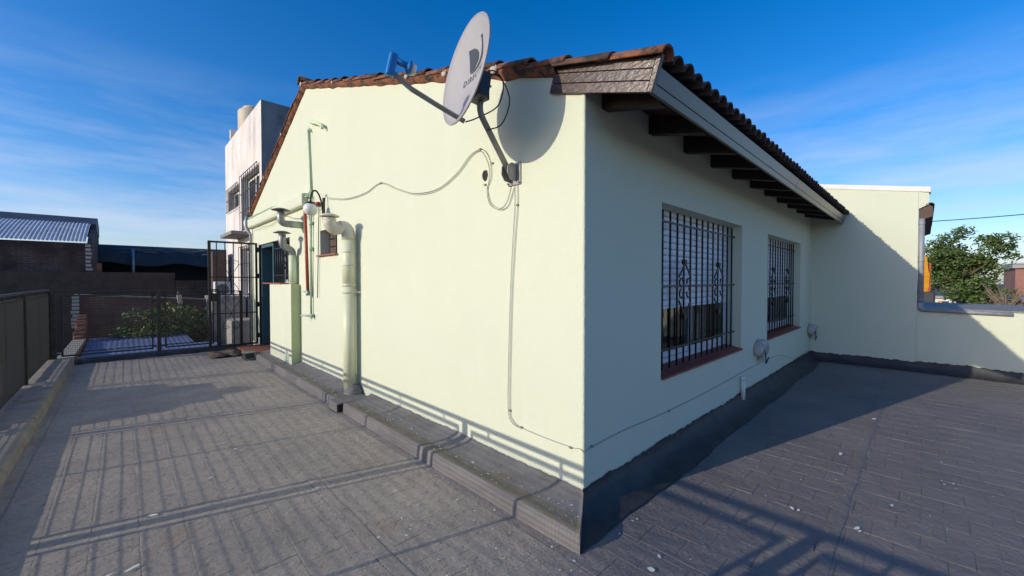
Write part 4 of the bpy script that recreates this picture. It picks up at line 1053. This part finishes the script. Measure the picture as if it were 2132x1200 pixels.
# netting structure
nt_ = thing('netting_shelter', 'long dark shelter hung with black netting', 'shelter', (2,22,1))
MB().box((-3.2,23,0),(9,23.3,2.62)).build('back_panel', 'netting', nt_)
m = MB(); n = 40
for i in range(n+1):
    x = -3.1+12*i/n; sag = .10*math.sin(i*.8)+.08*nz1(i*.4,0,0)
    for j, (y, z) in enumerate(((22.6,2.95),(22.2,2.86),(21.9,2.55+sag),(21.8,2.15+sag*.7))): m.v.append(Vector((x,y,z+.02*nz1(i*.9,j,0)-.025*(x+3)/3*(j>1))))
for i in range(n):
    for j in range(3): q = i*4+j; m.face((q,q+4,q+5,q+1), True)
m.build('sagging_tarp', 'tarp', nt_)
MB().tube([(-3.1,22.65,2.93),(8.9,22.65,2.93)], .05, 6).build('ridge_beam', 'sheet_dark', nt_)
m = MB()
for k in range(60):
    x = random.uniform(-2.6,6); z = random.uniform(2.55,2.85); m.tube([(x,22.0,z),(x+random.uniform(.2,.9),22.0,z+random.uniform(-.15,.12))], .012, 4)
stuff(m.build('loose_straps', 'concrete', nt_))
pp = PY(277,535,21.6); tag(MB().tube([(pp.x,21.6,1.2),(pp.x,21.6,2.78)], .05, 8).build('steel_post', 'galv', origin=(pp.x,21.6,1.2)), 'pale steel post in front of the black netting', 'post')

# dish seen edge-on above the bush
c = PY(370,622,15.1); fd = thing('satellite_dish', 'small far satellite dish above the bush', 'satellite dish', (c.x,15.1,.3))
m = MB(); m.lathe((c.x,15.1,c.z),(.93,-.30,.2),[(.0,0),(.13,.02),(.22,.06),(.225,.055),(.13,.01),(0,-.012)],20); m.build('reflector', 'dish', fd)
MB().tube([(c.x+.02,15.12,c.z),(c.x+.05,15.15,.2)], .025, 6).build('mast', 'dish_arm', fd)

# foliage
def leaf_cloud(name, mats, blobs, n, size, parent, seed, clump=5):
    rnd = random.Random(seed); m = MB(); tot = sum(b[1]**2 for b in blobs)
    for (c, r, sq) in blobs:
        k = int(n*r*r/tot)
        for i in range(k):
            while True:
                v = Vector((rnd.uniform(-1,1), rnd.uniform(-1,1), rnd.uniform(-1,1)))
                if .25 < v.length < 1: break
            v = v.normalized()*(v.length**.45)
            p = Vector(c)+Vector((v.x*r, v.y*r, v.z*r*sq)); p += Vector((nz1(p.x*2.1/r,p.y*2.1/r,p.z*2.1/r+seed), nz1(p.y*2.3/r,7,p.x), nz1(p.z*2/r,3,p.y)))*r*.28
            m.cur = 0 if rnd.random() < .6 else 1
            for q in range(clump):
                o = p + Vector((rnd.gauss(0,1),rnd.gauss(0,1),rnd.gauss(0,.8)))*size*1.1
                a = Vector((rnd.gauss(0,1),rnd.gauss(0,1),rnd.gauss(0,.7)+.25)).normalized(); b = a.cross(Vector((rnd.gauss(0,1),rnd.gauss(0,1),rnd.gauss(0,1)))).normalized()
                s = size*rnd.uniform(.6,1.3)
                n0 = len(m.v); m.v += [o-a*s, o+b*s*.42, o+a*s, o-b*s*.42]; m.face((n0,n0+1,n0+2,n0+3))
    return m.build(name, mats, parent)
bc_ = PY(340,680,14.2)
bush = thing('bush', 'leafy green bush with yellowish tips before the red brick wall', 'bush', (bc_.x,14.3,-1.3))
MB().tube([(bc_.x,14.3,-3.4),(bc_.x+.05,14.3,-1),(bc_.x,14.3,.2)], [.09,.07,.03], 7).build('trunk', 'bark', bush)
m = MB()
for k in range(9):
    a = k*.7; m.tube([(bc_.x,14.3,-.9+.1*k), (bc_.x+.5*math.cos(a),14.3+.3*math.sin(a),-.3+.1*k), (bc_.x+.85*math.cos(a),14.3+.5*math.sin(a),.15+.06*k)], [.03,.02,.008], 5)
m.build('limbs', 'bark', bush)
bx = bc_.x
leaf_cloud('crown', ['leaf_bush','leaf_bush2'], [((bx-.45,14.2,.02),.62,.9),((bx+.15,14.3,.25),.62,.8),((bx+.60,14.4,.12),.60,.9),((bx-.75,14.2,-.30),.45,.9),((bx+.9,14.3,-.3),.5,.9),((bx,14.2,-.35),.7,.7)], 1500, .05, bush, 3, 4)

# ---- white tower with water tank
tw = thing('tower_house', 'tall grimy white house with grilled windows and a water tank', 'building', (.8,14.5,-3.4))
TX, TY0, TY1, TZ = .80, 11.72, 17.35, 6.58
m = MB(); 
wins = [(14.82,16.85,4.02,4.75),(11.98,14.43,3.13,4.84),(12.25,14.7,.95,2.52)]
ysw = sorted(set([TY0,TY1]+[w_[0] for w_ in wins]+[w_[1] for w_ in wins])); zsw = sorted(set([-3.4,TZ]+[w_[2] for w_ in wins]+[w_[3] for w_ in wins]))
mm_ = wall_cells(ysw, zsw, wins, lambda u, v: (TX,u,v)); mm_.f = [tuple(reversed(f)) for f in mm_.f]
mm_.poly([(TX,TY0,TZ),(TX,TY0,TZ+.02),(TX,TY1,TZ+.02),(TX,TY1,TZ)])
for (a,b_,c_,d_) in wins:
    q = TX+.22
    mm_.poly([(TX,a,c_),(TX,a,d_),(q,a,d_),(q,a,c_)]); mm_.poly([(TX,b_,c_),(q,b_,c_),(q,b_,d_),(TX,b_,d_)]); mm_.poly([(TX,a,d_),(TX,b_,d_),(q,b_,d_),(q,a,d_)]); mm_.poly([(TX,a,c_),(q,a,c_),(q,b_,c_),(TX,b_,c_)])
mm_.build('lit_wall', 'grime_white', tw)
m = MB(); m.poly([(TX,TY0,-3.4),(TX+6,TY0,-3.4),(TX+6,TY0,TZ+.02),(TX,TY0,TZ+.02)]); m.build('shaded_wall', 'grime_shaded', tw)
m = MB(); m.box((TX+.3,TY0+.3,-3.3),(TX+6,TY1,TZ-.02)); m.build('core', 'far_grey', tw)
m = MB(); m.poly([(TX,TY0,TZ+.021),(TX+6,TY0,TZ+.021),(TX+6,TY1,TZ+.021),(TX,TY1,TZ+.021)]); m.build('roof', 'concrete', tw)
for (a,b_,c_,d_) in wins:
    fw_ = MB(); q = TX+.19
    fw_.box((q,a+.35,c_+.08),(q+.05,a+.42,d_-.05)).box((q,b_-.12,c_+.08),(q+.05,b_-.05,d_-.05)).box((q,a+.42,d_-.12),(q+.05,b_-.12,d_-.05)).box((q,a+.42,c_+.08),(q+.05,b_-.12,c_+.15)).box((q,(a+b_)/2+.1,c_+.15),(q+.05,(a+b_)/2+.16,d_-.12))
    wo_ = fw_.build('window', 'white_paint', tw)
    MB().poly([(q+.025,a,c_),(q+.025,b_,c_),(q+.025,b_,d_),(q+.025,a,d_)]).build('pane', 'glass_dark', wo_)
    gr = MB()
    for k in range(9): yy = a+(b_-a)*k/8; gr.bar((TX-.06,yy,c_-.05),(TX-.06,yy,d_+.05),.014,.014,(1,0,0))
    for zz in [c_-.05,d_+.05]+([(c_+d_)/2] if d_-c_ < 1 else [c_+(d_-c_)*.33,c_+(d_-c_)*.67]): gr.bar((TX-.062,a-.02,zz),(TX-.062,b_+.02,zz),.014,.02)
    gr.build('grille', 'iron', wo_)
MB().box((TX-.5,13.2,2.88),(TX,15.2,2.98)).build('canopy', 'concrete', tw)
MB().box((TX-.02,16.1,TZ+.02),(TX+.6,16.25,TZ+.35)).build('parapet_step', 'grime_white', tw)
tk = thing('water_tank', 'beige round water tank on top of the white house', 'water tank', (1.35,15.4,TZ))
MB().lathe((1.45,15.75,TZ+.02),(0,0,1),[(.48,0),(.50,.05),(.50,.95),(.48,1.0),(.34,1.04),(.32,1.10),(.0,1.12)],28).build('tank_body', 'tank', tk)
MB().lathe((1.45,15.75,TZ+1.10),(0,0,1),[(.34,-.04),(.36,-.02),(.36,.04),(.33,.07),(0,.09)],24).build('tank_lid', 'tank', tk)
# low things seen through the gate
lb = MB().box((.12,12.2,-3.4),(.72,13.2,.30)).box((-.10,13.6,-3.4),(.72,15.5,.955)).build('outbuilding', 'concrete', origin=(0,13,-3.4)); tag(lb, 'low white outbuilding seen through the gate bars', 'building')
ob2 = MB().box((.22,16.2,-3.4),(.62,17.1,2.5)).build('chimney_stack', 'render_brown', origin=(0,16.5,-3.4)); tag(ob2, 'dark brown chimney stack seen through the gate bars', 'chimney')
ac = thing('air_conditioner', 'white air conditioner box seen through the gate bars', 'air conditioner', (-.35,13.75,.75))
MB().box((-.06,13.7,.96),(.34,14.0,1.42)).build('case', 'far_white', ac, bevel=.02)
MB().lathe((.14,13.69,1.19),(0,-1,0),[(.16,0),(.16,.015),(.14,.015),(.13,.005),(0,.005)],18).build('fan_grille', 'zinc_dark', ac)

# unseen made-up tank outside the railing, added to throw the shadow on the passage
shadow_caster = thing('water_tank', 'made-up boxy grey tank, unseen outside the railing, added to cast a shadow', 'water tank', (-4.5,6.0,-.85))
MB().box((-5.3,5.16,-.849),(-4.5,6.84,1.02)).build('tank_body', 'caster_grey', shadow_caster, bevel=.12)
MB().box((-5.1,5.45,1.02),(-4.56,6.55,1.17)).build('tank_lid', 'caster_grey', shadow_caster, bevel=.05)
MB().lathe((-4.75,5.95,1.17),(0,0,1),[(.2,0),(.2,.08),(.16,.12),(0,.13)],16).build('caster_cap', 'caster_grey', shadow_caster)

# ================================================================== RIGHT BACKGROUND
tr = thing('tree', 'large dense green street tree beyond the low wall', 'tree', (40,-3.4,-3.4))
MB().tube([(40,-3.3,-3.4),(40.05,-3.25,-1.2),(39.9,-3.3,.5),(40,-3.4,2.5)], [.32,.26,.22,.10], 9).build('trunk', 'bark', tr)
m = MB()
for k in range(10):
    a = k*.63; z = -.6+.33*k; m.tube([(40,-3.3,z),(40+.9*math.cos(a),-3.3+.9*math.sin(a),z+.7),(40+1.7*math.cos(a),-3.3+1.7*math.sin(a),z+1.2)], [.10,.06,.02], 6)
m.build('limbs', 'bark', tr)
rnd = random.Random(21); blobs = []
for k in range(34):
    a = rnd.uniform(0, 6.283); rr = rnd.uniform(.35, 1.)**.6
    blobs.append(((40+1.3*rr*math.cos(a), -3.25+1.75*rr*math.sin(a)+rnd.uniform(-.2,.2), 2.0+2.1*rr*math.sin(a*1.7+k)+rnd.uniform(-.3,.4)), rnd.uniform(.38,.85), rnd.uniform(.55,.9)))
blobs += [((40.2,-2.7,4.5),.6,.7),((40.2,-3.3,4.9),.45,.6),((40.3,-4.5,4.2),.55,.7),((40.1,-5.1,3.6),.5,.6),((40.2,-5.45,3.0),.35,.6),((40,-1.7,1.2),.7,.7),((40.3,-3.2,2.4),1.2,1.0)]
leaf_cloud('crown', ['leaf_a','leaf_b'], blobs, 3600, .12, tr, 11, 4)
bt = thing('bare_tree', 'small bare brown tree beside the street tree', 'tree', (37,-5.0,-3.4))
m = MB(); m.tube([(37,-5.1,-3.4),(37,-5.0,-.6)], [.12,.08], 6); m.build('trunk', 'twig', bt)
m = MB(); rnd = random.Random(4)
for k in range(46):
    a = rnd.uniform(0,6.3); h = rnd.uniform(-1.2,.2); L = rnd.uniform(.6,1.7); e = Vector((37+.4*L*math.cos(a),-5.0+.75*L*math.sin(a),h+L*rnd.uniform(.4,1.1))); s_ = Vector((37,-5.03,h)); mid_ = s_.lerp(e,.5)+Vector((0,0,-.08)); m.tube([s_,mid_,e],[.025,.017,.007],4)
    for q in range(4): m.tube([s_.lerp(e,.4+.15*q), s_.lerp(e,.4+.15*q)+Vector((0,rnd.uniform(-.35,.35),rnd.uniform(.05,.4)))],[.012,.005],3)
m.build('branches', 'twig', bt)
# excavator
ex = thing('excavator', 'yellow excavator with raised arm behind the wall end', 'excavator', (30,-1.6,-3.4))
MB().box((29,-2.6,-3.2),(31.6,-1.9,-2.6)).box((29,-.6,-3.2),(31.6,.1,-2.6)).build('track', 'machine_black', ex, bevel=.15)
MB().box((29.2,-1.95,-2.5),(31.6,-.3,.15)).build('body', 'yellow', ex, bevel=.1)
MB().box((29.2,-1.88,.16),(30.3,-1.42,.85)).build('cab', 'machine_black', ex, bevel=.06)
MB().box((29.15,-2.15,-.2),(29.6,-1.97,.35)).build('counterweight', 'yellow', ex, bevel=.04)
MB().bar((29.8,-1.50,.4),(29.4,-1.56,1.9),.22,.25).build('boom', 'yellow', ex)
MB().bar((29.4,-1.54,1.7),(29.2,-1.44,2.75),.2,.2).bar((29.3,-1.40,2.1),(29.25,-1.33,2.75),.13,.14).build('arm', 'yellow', ex)
MB().bar((29.6,-1.64,.5),(29.4,-1.66,2.4),.10,.10).build('ram', 'pipe_red', ex)
# far houses and vans
fh = thing('far_house', 'distant pinkish house with grey flat roof past the street tree', 'house', (60,-9,-3.4))
MB().box((58,-14,-3.4),(66,-7.4,2.6)).build('wall', 'far_red', fh); MB().box((57.7,-14.2,2.62),(66,-7.2,3.1)).build('roof', 'far_grey', fh)
for k in range(3): MB().box((57.93,-9.2-k*1.5,.4),(58.05,-8.4-k*1.5,1.5)).build('window', 'glass_dark', fh)
fh2 = thing('far_house', 'distant white house with dark doorway under the street tree', 'house', (55,-3,-3.4))
MB().box((54,-6.6,-3.4),(57,-1.0,-.25)).build('wall', 'far_white', fh2); MB().box((53.8,-6.8,-.23),(57,-.8,-.05)).build('roof', 'far_grey', fh2)
for k in range(4): MB().box((53.93,-2.0-k*1.1,-1.6),(54.02,-1.4-k*1.1,-.5)).build('window', 'machine_black', fh2)
kk = thing('street_kiosk', 'low shopfront with red awning and green counter past the tree', 'kiosk', (48,-6.3,-3.4))
MB().box((47,-7.0,-3.4),(49,-4.9,-.1)).build('wall', 'machine_black', kk); MB().box((46.4,-7.2,-.1),(49,-4.7,.18)).build('awning', 'far_white', kk); MB().box((46.8,-6.3,-1.2),(46.99,-5.3,-.75)).build('counter', 'pipe_green', kk); MB().box((46.8,-5.35,-.9),(46.98,-4.95,-.2)).build('side_panel', 'pipe_red', kk)
vn = thing('parked_van', 'white parked van on the street beyond the wall', 'van', (44,-2.0,-3.4))
MB().box((43.2,-2.7,-3.0),(45,-1.2,-.35)).build('body', 'far_white', vn, bevel=.15); MB().box((43.15,-2.55,-1.2),(43.22,-1.35,-.55)).build('windscreen', 'glass_dark', vn)
for yy in (-2.6,-1.3): MB().tube([(43.5,yy-.1,-3.05),(43.5,yy+.1,-3.05)], .34, 14).build('wheel', 'machine_black', vn)
struct(MB().box((14,-60,-3.39),(140,30,-3.36)).build('street', 'asphalt'))
def sag(p, q, s, n=14):
    p, q = Vector(p), Vector(q); return [p.lerp(q, i/n)+Vector((0,0,-s*4*(i/n)*(1-i/n))) for i in range(n+1)]
tag(MB().tube(sag((22,-.6,3.93),(22,-9,4.25),.15), .018, 5).build('power_line', 'black_wire', origin=(22,-1,3.9)), 'thick black overhead cable crossing the sky past the wall', 'cable')
for k, (z0_, z1_) in enumerate(((4.95,4.85),(2.9,2.75))):
    tag(MB().tube(sag((46,-2,z0_),(46,-22,z1_),.3), .013, 4).build('power_line', 'black_wire', origin=(46,-2,z0_)), ['faint high overhead wire behind the street tree', 'faint lower overhead wire behind the street tree'][k], 'cable')
for o in bpy.data.objects:
    if '_o' in o: del o['_o']
